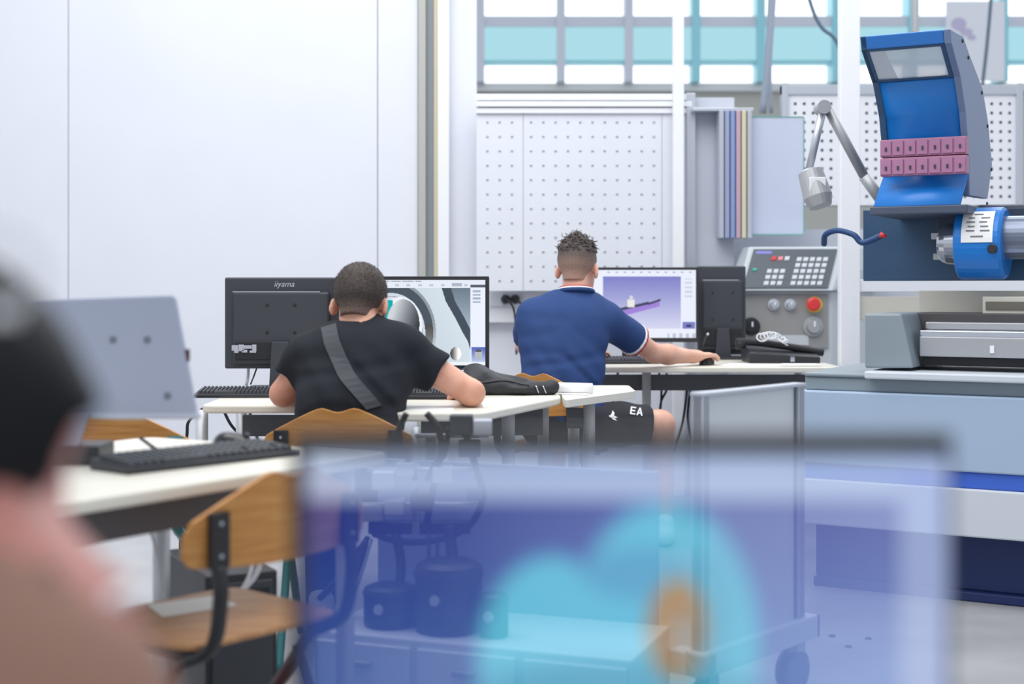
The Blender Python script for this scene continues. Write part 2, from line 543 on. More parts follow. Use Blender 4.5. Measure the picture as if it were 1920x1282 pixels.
def perforated(mb, x0, x1, z0, z1, y, px, pz, hole, zones):
    """a sheet with square holes on a grid; zones(i, j) says whether a hole is punched"""
    nx, nz = int((x1 - x0) / px), int((z1 - z0) / pz)
    ox, oz = x0 + ((x1 - x0) - nx * px) / 2, z0 + ((z1 - z0) - nz * pz) / 2
    xs, zs = [x0], [z0]
    for i in range(nx):
        c = ox + (i + 0.5) * px; xs += [c - hole / 2, c + hole / 2]
    for j in range(nz):
        c = oz + (j + 0.5) * pz; zs += [c - hole / 2, c + hole / 2]
    xs.append(x1); zs.append(z1)
    n = len(xs)
    vs = [(x, y, z) for z in zs for x in xs]
    fs = []
    for j in range(len(zs) - 1):
        for i in range(n - 1):
            if i % 2 == 1 and j % 2 == 1 and zones(i // 2, j // 2):
                continue
            fs.append((j * n + i, j * n + i + 1, (j + 1) * n + i + 1, (j + 1) * n + i))
    return mb.add(vs, fs)

# perforated boards
D = 7.7
pb = thing('perforated_board', P(1090, 545, D), 'large white perforated tool board behind the boy in blue', 'tool board', 'perforated tool boards')
x0, x1 = PX(893, D), PX(1296, D)
zb, zt = PZ(545, D), PZ(176, D)
seams = [893, 981, 1241, 1286]
for a, b in zip(seams[:-1], seams[1:]):
    pan = perforated(MB(), PX(a, D) + 0.0015, PX(b, D) - 0.0015, zb, PZ(213, D), D, 0.0665, 0.078, 0.013, lambda i, j: True).build('sheet', WHITE, pb, solid=0.003)
MB().box(x0, x1, D + 0.006, D + 0.03, zb, zt).build('backing', mat('board_backing', (224, 227, 236), 0.6), pb)
for (a, b, y) in ((213, 203, 0.0), (201, 191, -0.012), (189, 177, -0.006)):
    MB().box(x0, x1, D - 0.02 + y, D + 0.06, PZ(a, D), PZ(b, D)).build('top_profile', WHITE2, pb, bevel=0.002)
MB().box(PX(1286, D), x1 + 0.02, D - 0.03, D + 0.08, 0, zt).build('end_post', ALU, pb, bevel=0.003)
MB().box(x1 + 0.02, PX(1378, D), D + 0.02, D + 0.04, zb, PZ(182, D)).build('side_panel', mat('side_panel_grey', (196, 200, 212), 0.45), pb, bevel=0.002)

D = 8.6
pb2 = thing('perforated_board', P(1700, 385, D), 'perforated board with dark square holes behind the blue machine hood', 'tool board', 'perforated tool boards')
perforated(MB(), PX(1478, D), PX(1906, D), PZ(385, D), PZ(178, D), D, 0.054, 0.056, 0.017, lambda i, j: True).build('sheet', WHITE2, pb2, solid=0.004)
MB().box(PX(1470, D), PX(1910, D), D + 0.09, D + 0.1, PZ(385, D), PZ(165, D)).build('backing', mat('dark_backing', (96, 104, 122), 0.7), pb2)  # dark slate sheet visible through the holes
MB().box(PX(1465, D), PX(1916, D), D - 0.02, D + 0.05, PZ(178, D), PZ(160, D)).build('top_profile', ALU, pb2, bevel=0.003)
for a in (1465, 1904):
    MB().box(PX(a, D), PX(a + 12, D), D - 0.025, D + 0.06, 0, PZ(156, D)).build('side_post', ALU, pb2, bevel=0.003)

# poster, hoses and cables hanging in the workshop
D = FW - 0.01
po = thing('poster', P(1830, 150, D), 'white poster with pale violet figure hanging before the gallery', 'poster')
MB().box(PX(1774, D), PX(1884, D), D, D + 0.02, PZ(152, D), PZ(2, D)).build('sheet', mat('poster_white', (234, 236, 244), 0.5), po)
q = MB()
for (cx, cy, rx, ry) in ((1798, 45, 14, 12), (1812, 60, 12, 7), (1822, 70, 8, 5)):
    q.add([tuple(P(cx + rx * math.cos(a), cy + ry * math.sin(a), D - 0.004)) for a in np.linspace(0, 2 * math.pi, 16, endpoint=False)], [tuple(range(16))])
q.build('printed_figure', mat('pale_violet_print', (196, 190, 220), 0.6), po)
def hang(name, pts, r, m, label, cat='cable'):
    return tag(MB().tube(spline([P(*p) for p in pts]), r, 8).build(name, m, smooth=True), label, cat)
hang('air_hose', [(1448, -160, 9.0), (1446, 0, 9.0), (1440, 110, 9.0), (1430, 212, 9.0)], 0.022, HOSEG, 'thick grey air hose hanging beside the glass sheet', 'hose')
hang('air_hose', [(1462, -160, 9.2), (1452, 0, 9.2), (1444, 120, 9.2), (1446, 212, 9.2)], 0.012, HOSEG, 'thin grey air hose just beside the thick one', 'hose')
hang('hanging_cable', [(1490, -120, 10), (1518, 0, 10), (1540, 50, 10), (1572, 84, 10), (1600, 200, 10)], 0.014, mat('slate_cable', (92, 112, 130), 0.5), 'slate cable sagging towards the white partition post')
hang('hanging_cable', [(1866, -120, 12), (1858, 0, 12), (1850, 90, 12), (1842, 160, 12)], 0.014, mat('slate_cable', (92, 112, 130), 0.5), 'thin cable hanging in front of the poster')
hang('drop_pipe', [(1716, -200, 10), (1716, 0, 10), (1716, 70, 10)], 0.026, STEEL, 'grey steel pipe dropping behind the blue hood', 'pipe')

# ------------------------------------------------------------------ furniture builders
def slab(mb, poly, z0, z1):
    return mb.prism([(x, y, z0) for x, y in poly], [(x, y, z1) for x, y in poly])

def round_poly(poly, r, n=5):
    out = []
    for i, p in enumerate(poly):
        p = Vector(p); a = Vector(poly[i - 1]); b = Vector(poly[(i + 1) % len(poly)])
        u, v = (a - p), (b - p)
        rr = min(r, u.length * 0.45, v.length * 0.45)
        s, e = p + u.normalized() * rr, p + v.normalized() * rr
        for k in range(n + 1):
            t = k / n
            q = s * (1 - t) ** 2 + p * 2 * t * (1 - t) + e * t * t
            out.append((q.x, q.y))
    return out

def desk(label, poly, z, legs, beam=None, r=0.05):
    c = sum((Vector(p) for p in poly), Vector((0, 0))) / len(poly)
    d = thing('desk', (c.x, c.y, 0), label, 'desk', 'computer desks')
    slab(MB(), round_poly(poly, r), z - 0.026, z).build('tabletop', OFFW, d, bevel=0.006)
    for (x, y) in legs:
        MB().tube([(x, y, 0.0), (x, y, z - 0.026)], 0.021, 14).build('leg', TUBEG, d, smooth=True)
    if beam:
        for (a, b, zz, hgt) in beam:
            a, b = Vector(a), Vector(b)
            t = (b - a).normalized(); nrm = Vector((-t.y, t.x)) * 0.014
            pl = [a - nrm, b - nrm, b + nrm, a + nrm]
            slab(MB(), [(p.x, p.y) for p in pl], zz - hgt, zz).build('beam', DARKBEAM, d, bevel=0.003)
    return d

def chair(loc, rz, label, frame_m=FRAMEB, lower_m=None, wood=WOOD, worn=WOODS):
    F = frame(loc, rz)
    c = thing('school_chair', loc, label, 'chair', 'plywood school chairs')
    # backrest: curved plywood with a wavy top
    xs = np.linspace(-0.225, 0.225, 31)
    def top(x):
        ax = abs(x)
        if ax < 0.05: return 0.752 + 0.012 * (1 - math.cos(math.pi * ax / 0.05)) / 2
        e = (ax - 0.05) / 0.175
        return 0.764 - 0.088 * e ** 1.15 - (0.022 * max(0, (e - 0.9) / 0.1) ** 2)
    def bot(x):
        e = abs(x) / 0.225
        return 0.588 + 0.012 * e ** 2 + (0.02 * max(0, (e - 0.9) / 0.1) ** 2)
    def yy(x, z): return -0.215 + 0.028 * (x / 0.225) ** 2 - 0.10 * (z - 0.6)
    vs, fs = [], []
    nz = 5
    for s in (0, 1):
        for x in xs:
            for k in range(nz):
                z = bot(x) + (top(x) - bot(x)) * k / (nz - 1)
                vs.append((x, yy(x, z) + 0.006 * (1 if s else -1), z))
    n = len(xs) * nz
    for i in range(len(xs) - 1):
        for k in range(nz - 1):
            a = i * nz + k
            fs += [(a, a + 1, a + nz + 1, a + nz), (n + a, n + a + nz, n + a + nz + 1, n + a + 1)]
        for k in (0, nz - 1):
            a = i * nz + k
            fs.append((a, a + nz, n + a + nz, n + a))
    for i in (0, len(xs) - 1):
        for k in range(nz - 1):
            a = i * nz + k
            fs.append((a, a + 1, n + a + 1, n + a))
    MB(F).add(vs, fs).build('backrest', wood, c, bevel=0.002)
    # seat
    poly = round_poly([(-0.19, -0.17), (0.19, -0.17), (0.21, 0.20), (-0.21, 0.20)], 0.05)
    slab(MB(F), poly, 0.438, 0.45).build('seat', worn, c, bevel=0.003)
    for s in (-1, 1):
        x = s * 0.165
        br = MB(F).box(x - 0.021, x + 0.021, yy(x, .65) - 0.022, yy(x, .65) - 0.008, 0.597, 0.70).build('bracket', frame_m, c, bevel=0.002)
        for z in (0.62, 0.68):
            MB(F).lathe((x, yy(x, .65) - 0.021, z), (0, -1, 0), [(0, 0.005), (0.003, 0.004)], 10).build('screw', CHROME, br)
        MB(F).tube(spline([(x, yy(x, .65) - 0.015, 0.60), (x, -0.225, 0.54), (x, -0.20, 0.45), (x, -0.10, 0.40)]), 0.016, 8, 0.8).build('upright', frame_m, c, smooth=True)
        MB(F).tube(spline([(x, -0.10, 0.40), (x, -0.02, 0.30), (x, 0.10, 0.16), (x, 0.22, 0.015)]), 0.015, 8, 0.8).build('leg', lower_m or frame_m, c, smooth=True)
        MB(F).tube(spline([(x, -0.06, 0.37), (x, -0.12, 0.25), (x, -0.20, 0.12), (x, -0.27, 0.015)]), 0.015, 8, 0.8).build('leg', lower_m or frame_m, c, smooth=True)
        MB(F).tube([(x, -0.16, 0.424), (x, 0.18, 0.424)], 0.013, 8).build('seat_rail', frame_m, c, smooth=True)
    MB(F).tube([(-0.165, 0.10, 0.415), (0.165, 0.10, 0.415)], 0.012, 8).build('crossbar', frame_m, c, smooth=True)
    return c

def keyboard(loc, rz, label, w=0.44, dp=0.135):
    F = frame(loc, rz)
    k = thing('keyboard', loc, label, 'keyboard', 'black computer keyboards')
    MB(F).prism([(-w/2, -dp/2, 0), (-w/2, dp/2, 0), (-w/2, dp/2, 0.024), (-w/2, -dp/2, 0.012)],
                [(w/2, -dp/2, 0), (w/2, dp/2, 0), (w/2, dp/2, 0.024), (w/2, -dp/2, 0.012)]).build('case', BLACKP, k, bevel=0.003)
    q = MB(F)
    nx, ny = 21, 6
    for j in range(ny):
        for i in range(nx):
            if i in (15, 19) and j in (1,): continue
            if j == 0 and 4 <= i <= 9: 
                if i > 4: continue
                x0, x1 = -w/2 + 0.012 + 4 * (w - .024) / nx, -w/2 + 0.012 + 10 * (w - .024) / nx
            else:
                x0 = -w/2 + 0.012 + i * (w - .024) / nx; x1 = x0 + (w - .024) / nx
            y0 = -dp/2 + 0.01 + j * (dp - .02) / ny; y1 = y0 + (dp - .02) / ny
            zz = 0.012 + 0.012 * (y0 + dp/2) / dp
            q.prism([(x0 + .001, y0 + .001, zz), (x1 - .001, y0 + .001, zz), (x1 - .001, y1 - .001, zz), (x0 + .001, y1 - .001, zz)],
                    [(x0 + .003, y0 + .003, zz + .009), (x1 - .003, y0 + .003, zz + .009), (x1 - .003, y1 - .003, zz + .011), (x0 + .003, y1 - .003, zz + .011)])
    q.build('keycaps', KEYM, k)['kind'] = 'stuff'
    return k

def mouse(loc, rz, label):
    F = frame(loc, rz)
    m = thing('computer_mouse', loc, label, 'mouse', 'black computer mice')
    vs, fs = [], []
    nu, nv = 16, 9
    for j in range(nv):
        a = (j / (nv - 1)) * math.pi / 2
        for i in range(nu):
            b = 2 * math.pi * i / nu
            r = math.cos(a) ** 0.7 if j < nv - 1 else 0.02
            vs.append((0.032 * r * math.cos(b), 0.056 * r * math.sin(b), 0.002 + 0.036 * math.sin(a) * (1 - 0.25 * math.sin(b) * r)))
    for j in range(nv - 1):
        for i in range(nu):
            fs.append((j * nu + i, j * nu + (i + 1) % nu, (j + 1) * nu + (i + 1) % nu, (j + 1) * nu + i))
    fs += [tuple(range(nu))[::-1], tuple(range((nv - 1) * nu, nv * nu))]
    MB(F).add(vs, fs).build('shell', mat('gloss_black', (26, 27, 32), 0.2), m, smooth=True)
    MB(F).lathe((-0.004, 0.03, 0.032), (1, 0, 0), [(0, 0.008), (0.008, 0.008)], 12).build('wheel', GREYP, m, smooth=True)
    return m

def monitor(base, rz, w, h, lift, label, paint=None, nx=200, nz=130, tilt=0.0, logo=False, bezel_m=BLACKP, group='computer monitors', glow=0.9, name='monitor', back_m=None):
    """stands at base; screen faces local -y"""
    F = frame(base, rz)
    G = F @ Matrix.Translation((0, 0, lift)) @ Matrix.Rotation(tilt, 4, 'X')
    m = thing(name, base, label, 'monitor', group)
    back_m = back_m or GREYP
    MB(G).box(-w/2, w/2, 0.0, 0.032, 0, h).build('housing', back_m, m, bevel=0.006)
    b = 0.013
    bz = MB(G)
    for (x0, x1, z0, z1) in ((-w/2, w/2, h - b, h), (-w/2, w/2, 0, b + 0.008), (-w/2, -w/2 + b, b + 0.008, h - b), (w/2 - b, w/2, b + 0.008, h - b)):
        bz.box(x0, x1, -0.008, 0.002, z0, z1)
    bz.build('bezel', bezel_m, m, bevel=0.002)
    if paint:
        picture('screen', G, -w/2 + b, w/2 - b, b + 0.008, h - b, -0.003, nx, nz, paint, screen_mat('screen_picture', glow), m)
    else:
        MB(G).box(-w/2 + b, w/2 - b, -0.003, 0.001, b + 0.008, h - b).build('screen', mat('dark_screen', (20, 22, 28), 0.15), m)
    # back shell
    MB(G).box(-w*0.42, w*0.42, 0.03, 0.052, h*0.05, h*0.84).build('back_cover', back_m, m, bevel=0.008)
    rc = MB(G).box(-w*0.40, w*0.40, 0.048, 0.060, h*0.10, h*0.30).build('port_recess', BLACKM, m, bevel=0.003)
    MB(G).box(-w*0.34, w*0.42, 0.0515, 0.0535, h*0.838, h*0.846).build('groove', TUBEG, m)
    for x in (-0.05, 0.05):
        for z in (h * 0.40, h * 0.70):
            MB(G).lathe((x, 0.052, z), (0, 1, 0), [(0, 0.006), (0.002, 0.006), (0.003, 0.003)], 10).build('screw', BLACKM, m)
    # stand
    MB(F).prism([(-0.04, 0.05, 0.008), (0.04, 0.05, 0.008), (0.04, 0.075, 0.008), (-0.04, 0.075, 0.008)],
                [(-0.03, 0.05, lift + h*0.3), (0.03, 0.05, lift + h*0.3), (0.03, 0.075, lift + h*0.3), (-0.03, 0.075, lift + h*0.3)]).build('stand_neck', GREYP, m, bevel=0.003)
    slab(MB(F), round_poly([(-0.12, -0.05), (0.12, -0.05), (0.12, 0.14), (-0.12, 0.14)], 0.03), 0.0, 0.012).build('stand_base', BLACKP, m, bevel=0.003)
    if logo:
        TF = G @ Matrix.Translation((-w*0.02, 0.0326, h*0.925)) @ Matrix.Rotation(math.pi, 4, 'Z') @ Matrix.Rotation(math.pi/2, 4, 'X')
        text_mesh('lettering', 'iiyama', 0.030, TF, TUBEG, m, 0.25)
        ports = MB(G)
        for (x, z, a, c) in ((0.165, .2, .012, .010), (0.142, .2, .010, .012), (0.118, .21, .014, .006), (0.095, .2, .008, .012), (0.10, .16, .012, .004), (0.13, .165, .01, .005), (0.16, .16, .008, .005)):
            ports.box(x - a, x + a, 0.058, 0.063, h*z - c + .01, h*z + c + .01)
        ports.build('port', ALU, rc, bevel=0.001)
    return m

# ------------------------------------------------------------------ desk of the boy in black
Z1 = 0.74
A = [(PX(375, 4.49), 4.49), (PX(742, 4.49), 4.49), (PX(742, 4.49), 5.40), (PX(375, 4.49), 5.40)]
desk('long cream desk carrying the monitor seen from behind', A, Z1, [(PX(388, 4.7), 4.62), (PX(388, 4.7), 5.3), (A[2][0] - 0.06, 5.3)],
     [((A[0][0] + 0.03, 5.05), (A[1][0] - 0.02, 5.05), 0.66, 0.075)])
B = [(PX(742, 4.49) + 0.004, 4.22), (PX(905, 4.22), 4.22), (PX(1052, 4.82), 4.82), (PX(1052, 4.82), 5.40), (PX(742, 4.49) + 0.004, 5.40)]
desk('cream desk with angled corner under the right arm of the boy in black', B, Z1, [(PX(953, 4.55), 4.57), (B[4][0] + 0.06, 5.3), (B[3][0] - 0.05, 5.3)],
     [((B[0][0] + 0.05, 4.9), (B[2][0] - 0.06, 4.95), 0.69, 0.09)])
C_ = [(PX(1060, 4.70), 4.70), (PX(1192, 5.12), 5.12), (PX(1192, 5.12), 5.42), (B[3][0] + 0.006, 5.42), (B[3][0] + 0.006, 4.80)]
desk('small cream table end holding the rolled paper', C_, Z1, [(PX(1105, 4.95), 4.97), (C_[3][0] + 0.06, 5.35)], [((C_[3][0] + 0.02, 4.98), (PX(1098, 4.97), 4.98), 0.69, 0.07)], r=0.03)

def paint1(U, V):
    x, y = 640 + 267 * U, 532 + 156 * V
    img = np.zeros(U.shape + (3,))
    g = 196 + 26 * np.clip((x - 700) / 180, 0, 1) - 10 * (y - 540) / 140
    img[:] = np.stack([g - 4, g + 8, g + 18], -1)
    def put(mask, c):
        img[mask] = np.array(c) if np.ndim(c) == 1 else c[mask]
    def e(cx, cy, rx, ry): return np.sqrt(((x - cx) / rx) ** 2 + ((y - cy) / ry) ** 2)
    # swoosh at the right
    edge = 827 + 0.0 * y + np.interp(y, [545, 570, 597, 620, 640, 680], [0, 8, 24, 36, 48, 60])
    put((x > edge), np.stack([110 + 1.3 * (y - 545) * 0.6, 124 + .8 * (y - 545), 138 + .8 * (y - 545)], -1))
    put((x > edge) & (x < edge + 17), (72, 82, 94))
    # ring
    o = e(735, 625, 82, 92)
    put(o < 1.0, np.stack([150 + 70 * np.clip((y - 600) / 80, 0, 1)] * 3, -1) + np.array([-6, 2, 10]))
    put(o < 0.94, (78, 88, 98))
    put((o < 0.94) & (y > 610), np.stack([78 + 1.4 * (y - 610)] * 3, -1))
    put(o < 0.76, (206, 216, 228))
    put((o < 0.70) & (o > 0.685), (150, 132, 150))
    i2 = e(752, 612, 40, 50)
    put(i2 < 1.0, (236, 240, 246))
    i3 = e(757, 610, 30, 44)
    gg = 205 - 150 * np.clip((x - 735) / 55 + (y - 600) / 160, 0, 1)
    put(i3 < 1.0, np.stack([gg, gg + 6, gg + 12], -1))
    put((x < 738) & (y > 568) & (y < 640) & (i3 > 1.0) & (o < .76), (24, 168, 172))
    h1 = e(853, 662, 10, 12)
    put(h1 < 1.0, np.stack([90 + 14 * (x - 846)] * 3, -1))
    # toolbars
    put(y < 546, (228, 234, 244))
    put((y > 533) & (y < 535.5) & (x > 725) & (x < 790) & ((x * 1.7).astype(int) % 5 > 1), (120, 130, 150))
    put((y > 539) & (y < 543) & ((x / 7).astype(int) % 3 == 1) & (x > 720) & (x < 880), (190, 198, 214))
    put((y > 537) & (y < 543) & (x > 846) & (x < 864), (170, 180, 196))
    tree = x > 880
    put(tree & (y > 546), (232, 238, 250))
    put(tree & (y > 548) & (y < 574) & ((y / 3.2).astype(int) % 2 == 0) & (x > 884) & (x < 898), (168, 178, 198))
    put(tree & (y > 540) & (y < 545), (90, 96, 110))
    th = tree & (y > 650) & (y < 677) & (x > 882)
    put(th, np.stack([80 + 4 * (y - 650), 96 + 4 * (y - 650), 190 + 1.5 * (y - 650)], -1))
    put(th & (x > 888) & (x < 901) & (y > 655) & (y < 671), (180, 184, 190))
    put(e(894.5, 657, 6.5, 2.6) < 1, (90, 94, 100))
    put((y >= 677) & (y < 683), (236, 240, 248))
    put(y >= 683, (40, 44, 54))
    put((y >= 684) & (y < 687) & (x > 878) & ((x / 3).astype(int) % 2 == 0), (190, 196, 206))
    return img
dS = 5.12
monitor((PX(773, dS), dS, Z1), math.radians(-2), (918 - 630) * dS / FPX, (701 - 518) * dS / FPX, PZ(701, dS) - Z1,
        'black monitor showing a grey ring-shaped machine part, beside the dark-haired head', paint1, 260, 160)
dM = 5.22
monitor((PX(531, dM), dM, Z1), math.pi, (637 - 424) * dM / FPX, (690 - 520) * dM / FPX, PZ(690, dM) - Z1,
        'black monitor turned away showing its lettered back panel', None, logo=True)
keyboard((PX(452, 4.86), 4.86, Z1), math.radians(2), 'black keyboard below the monitor seen from behind', w=0.30, dp=0.14)
keyboard((PX(815, 4.72), 4.78, Z1), math.radians(0), 'black keyboard beside the right elbow of the boy in black', w=0.24, dp=0.12)

def paper(poly, z, label, m=PAPER):
    v = [(x, y, z + 0.0012) for x, y in poly]
    return tag(MB().prism([(x, y, z) for x, y in poly], v).build('paper_sheet', m), label, 'paper', 'loose paper sheets')
paper([(PX(415, 4.55), 4.56), (PX(530, 4.6), 4.54), (PX(530, 4.75), 4.72), (PX(450, 4.8), 4.72)], Z1, 'blank paper sheet by the left elbow of the boy in black')
paper([(PX(752, 4.3), 4.27), (PX(850, 4.3), 4.27), (PX(852, 4.5), 4.50), (PX(765, 4.5), 4.52)], Z1, 'paper sheet in front of the forearm of the boy in black')
paper([(PX(905, 4.42), 4.40), (PX(985, 4.6), 4.60), (PX(1030, 4.85), 4.86), (PX(900, 4.75), 4.74)], Z1, 'paper sheet at the angled desk corner beside the elbow')

# black bag
bg = thing('shoulder_bag', P(955, 742, 4.98), 'black shoulder bag with metal buckles lying on the desk', 'bag')
fb = Field((PX(850, 5), 4.84, 0.735), (PX(1060, 5), 5.32, 0.90), 0.005)
fb.ell(P(915, 722, 4.99), (0.115, 0.09, 0.045), k=0.03)
fb.ell(P(892, 714, 4.99), (0.062, 0.09, 0.062), k=0.03)
fb.ell(P(975, 727, 4.98), (0.10, 0.09, 0.030), k=0.03)
fb.cap(P(900, 706, 4.99), P(985, 716, 4.95), 0.016, 0.014, 0.01)
fb.cap(P(930, 730, 4.93), P(1020, 733, 4.93), 0.018, 0.016, 0.012)
fb.cap(P(985, 733, 4.93), P(1035, 725, 4.94), 0.022, 0.026, 0.012)
x, y, z = fb.grid()
fb.f = fb.f + (0.002 * np.sin(60 * x + 20 * z) * np.sin(90 * z + 30 * y)).astype(np.float32)
fb.plane((0, 0, Z1), (0, 0, -1))
bag = fb.build('body', mat('black_nylon', (34, 36, 42), 0.6, bump=0.3, bscale=60), bg)
bb = bvh_of(bag)
for x in (1004, 1018):
    pts = [onto(bb, x + 2 * k, 724 + 4 * k, 0.004) for k in range(4)]
    pts = [p for p in pts if p]
    if len(pts) > 1: MB().tube(pts, 0.0026, 6).build('buckle', CHROME, bg, smooth=True)
pts = [p for p in [onto(bb, 880 + 14 * k, 712 + 3 * math.sin(k) + k, 0.003) for k in range(9)] if p]
if len(pts) > 2: MB().tube(pts, 0.003, 6).build('zip', STRAP, bg, smooth=True)

rl = thing('paper_roll', P(1080, 725, 5.0), 'rolled white drawing paper beside the black bag', 'paper roll')
rc = P(1046, 719, 5.02); re_ = P(1110, 718, 4.98); rc.z = re_.z = Z1 + 0.019
MB().tube([rc, re_], 0.0185, 20).build('roll', PAPER, rl, smooth=True)
MB().prism([(rc.x, rc.y, Z1 + .001), (re_.x, re_.y, Z1 + .001), (re_.x - .02, re_.y - .09, Z1 + .001), (rc.x, rc.y - .05, Z1 + .001)],
           [(rc.x, rc.y, Z1 + .002), (re_.x, re_.y, Z1 + .002), (re_.x - .02, re_.y - .09, Z1 + .002), (rc.x, rc.y - .05, Z1 + .002)]).build('loose_end', PAPER, rl)

# cables under and behind that desk
def cord(pts, r, m, label, group, name='cable'):
    return tag(MB().tube(spline([P(*p) for p in pts]), r, 6).build(name, m, smooth=True), label, 'cable', group)
cord([(466, 685, 5.3), (465, 705, 5.3), (462, 722, 5.28)], 0.006, TUBEG, 'pale video cable dropping from the lettered monitor', 'cables of the lettered monitor')
cord([(482, 688, 5.32), (476, 705, 5.34), (470, 720, 5.3)], 0.003, BLACKM, 'thin black cable beside the pale video cable', 'cables of the lettered monitor')
for i, pp in enumerate(([(415, 757, 5.38), (422, 775, 5.39), (436, 800, 5.4), (470, 835, 5.45)],
                        [(450, 757, 5.39), (455, 785, 5.42), (462, 815, 5.45), (480, 860, 5.5)],
                        [(466, 752, 5.42), (470, 780, 5.44), (482, 820, 5.45), (500, 870, 5.5)],
                        [(380, 766, 5.36), (354, 790, 5.4), (350, 820, 5.45), (340, 900, 5.5), (338, 1077, 5.5)])):
    cord(pp, 0.006, RUBBER, ['black cable hanging under the long cream desk, outermost', 'black cable hanging under the long desk, second along',
                             'black cable hanging under the long desk nearest the chair', 'black cable against the wall left of the desk leg'][i], 'cables under the long desk')

# ------------------------------------------------------------------ desk of the boy in blue
Z2 = 0.76
E_ = [(PX(1128, 6.3), 6.32), (1.47, 6.30), (1.47, 7.15), (PX(1128, 6.3), 7.15)]
desk('cream desk of the boy in the blue shirt with telephone and papers', E_, Z2, [(PX(1216, 6.6), 6.7), (1.42, 6.38), (1.42, 7.05)],
     [((E_[0][0] + 0.03, 6.75), (E_[1][0] - 0.03, 6.75), 0.70, 0.075)])
def paint2(U, V):
    x, y = 1062 + 240 * U, 507 + 121 * V
    img = np.zeros(U.shape + (3,)); img[:] = (232, 236, 250)
    def put(mask, c): img[mask] = np.array(c) if np.ndim(c) == 1 else c[mask]
    cv = (x > 1131) & (x < 1275) & (y > 519) & (y < 612)
    t = np.clip((y - 519) / 93, 0, 1)
    put(cv, np.stack([128 + 84 * t, 130 + 84 * t, 198 + 40 * t], -1))
    lo = np.interp(x, [1150, 1235], [594, 572]); hi = np.interp(x, [1140, 1240], [584, 562])
    put((x > 1143) & (x < 1236) & (y < lo) & (y > hi), (160, 132, 214))
    put((x > 1150) & (x < 1216) & (y < hi + 1) & (y > hi - 4), (72, 74, 100))
    put((x > 1214) & (x < 1238) & (y < np.interp(x, [1214, 1238], [570, 562])) & (y > np.interp(x, [1214, 1238], [566, 558])), (72, 74, 100))
    put((x > 1176) & (x < 1190) & (y > 560) & (y < 574), (232, 232, 226))
    put((x > 1180) & (x < 1187) & (y > 553) & (y < 561), (210, 214, 220))
    put((y > 510) & (y < 512) & (x > 1130) & ((x / 5).astype(int) % 3 == 0), (150, 158, 180))
    put((x > 1281) & (x < 1296) & (y > 522) & (y < 560) & ((y / 4).astype(int) % 2 == 0), (206, 212, 230))
    put((x > 1277) & (x < 1301) & (y > 600) & (y < 612), (120, 128, 196))
    put((x > 1284) & (x < 1294) & (y > 604) & (y < 609), (70, 74, 100))
    put((y > 620) & (x > 1250) & ((x / 6).astype(int) % 2 == 0), (190, 196, 210))
    return img
d2 = 6.95
monitor((PX(1182, d2), d2, Z2), math.radians(-3), (1310 - 1056) * d2 / FPX, (641 - 501) * d2 / FPX, PZ(641, d2) - Z2,
        'black monitor with a violet model on screen before the blue shirt', paint2, 240, 130)
d3 = 7.08
monitor((PX(1352, d3), d3, Z2), math.pi, (1400 - 1311) * d3 / FPX, (664 - 499) * d3 / FPX, PZ(664, d3) - Z2,
        'dark monitor back standing beside the violet screen', None)
keyboard((PX(1166, 6.62), 6.62, Z2), 0.05, 'black keyboard under the violet screen', w=0.34, dp=0.13)
mouse((PX(1324, 6.5), 6.48, Z2), -0.5, 'black mouse under the hand of the boy in blue')
paper([(PX(1350, 6.45), 6.42), (PX(1450, 6.4), 6.36), (PX(1475, 6.5), 6.52), (PX(1370, 6.6), 6.60)], Z2, 'paper sheet beside the telephone handset end')
paper([(PX(1462, 6.4), 6.37), (PX(1540, 6.4), 6.38), (PX(1535, 6.5), 6.55), (PX(1470, 6.5), 6.56)], Z2 + 0.002, 'paper sheet at the far desk end by the white post')
pn = thing('pen', P(1318, 662, 6.5), 'pen standing up from the hand on the mouse', 'pen')
MB().tube([P(1316, 655, 6.46), P(1325, 628, 6.50)], 0.004, 8).build('barrel', BLACKM, pn, smooth=True)
MB().tube([P(1325, 628, 6.50), P(1329, 625, 6.50)], 0.006, 8).build('clip', CHROME, pn, smooth=True)

ph = thing('desk_telephone', (PX(1460, 6.6), 6.75, Z2), 'black desk telephone with white coiled cord in front of the control console', 'telephone')
x0, x1 = PX(1398, 6.72), PX(1530, 6.72)
MB().prism([(x0, 6.62, Z2), (x1, 6.62, Z2), (x1, 6.62, Z2 + 0.03), (x0, 6.62, Z2 + 0.05)], [(x0, 6.86, Z2), (x1, 6.86, Z2), (x1, 6.86, Z2 + 0.075), (x0, 6.86, Z2 + 0.095)]).build('body', BLACKP, ph, bevel=0.006)
h0, h1 = Vector((x0 - 0.05, 6.70, Z2 + 0.10)), Vector((x1 + 0.03, 6.70, Z2 + 0.045))
hs = MB().tube(spline([h0, h0.lerp(h1, .3) + Vector((0, 0, .008)), h0.lerp(h1, .7) + Vector((0, 0, .006)), h1]), 0.017, 10).build('handset', BLACKM, ph, smooth=True)
MB().tube([h0 + Vector((0, 0, -.018)), h0 + Vector((.045, 0, -.012))], 0.022, 10).build('earpiece', BLACKM, hs, smooth=True)
MB().box(PX(1483, 6.6), PX(1491, 6.6), 6.612, 6.618, Z2 + 0.008, Z2 + 0.032).build('cradle_clip', CHROME, ph)
cpts = []
for k in range(90):
    t = k / 89
    c = P(1425 + 52 * t, 634 - 10 * math.sin(t * 3.1) + 10 * t, 6.66)
    a = k * 0.62
    cpts.append(c + Vector((0.022 * math.cos(a) * (1 - .5 * t), 0.01 * math.sin(a * .7), 0.020 * math.sin(a) * (1 - .5 * t))))
MB().tube(cpts, 0.0032, 5).build('coiled_cord', WHITE2, ph, smooth=True)
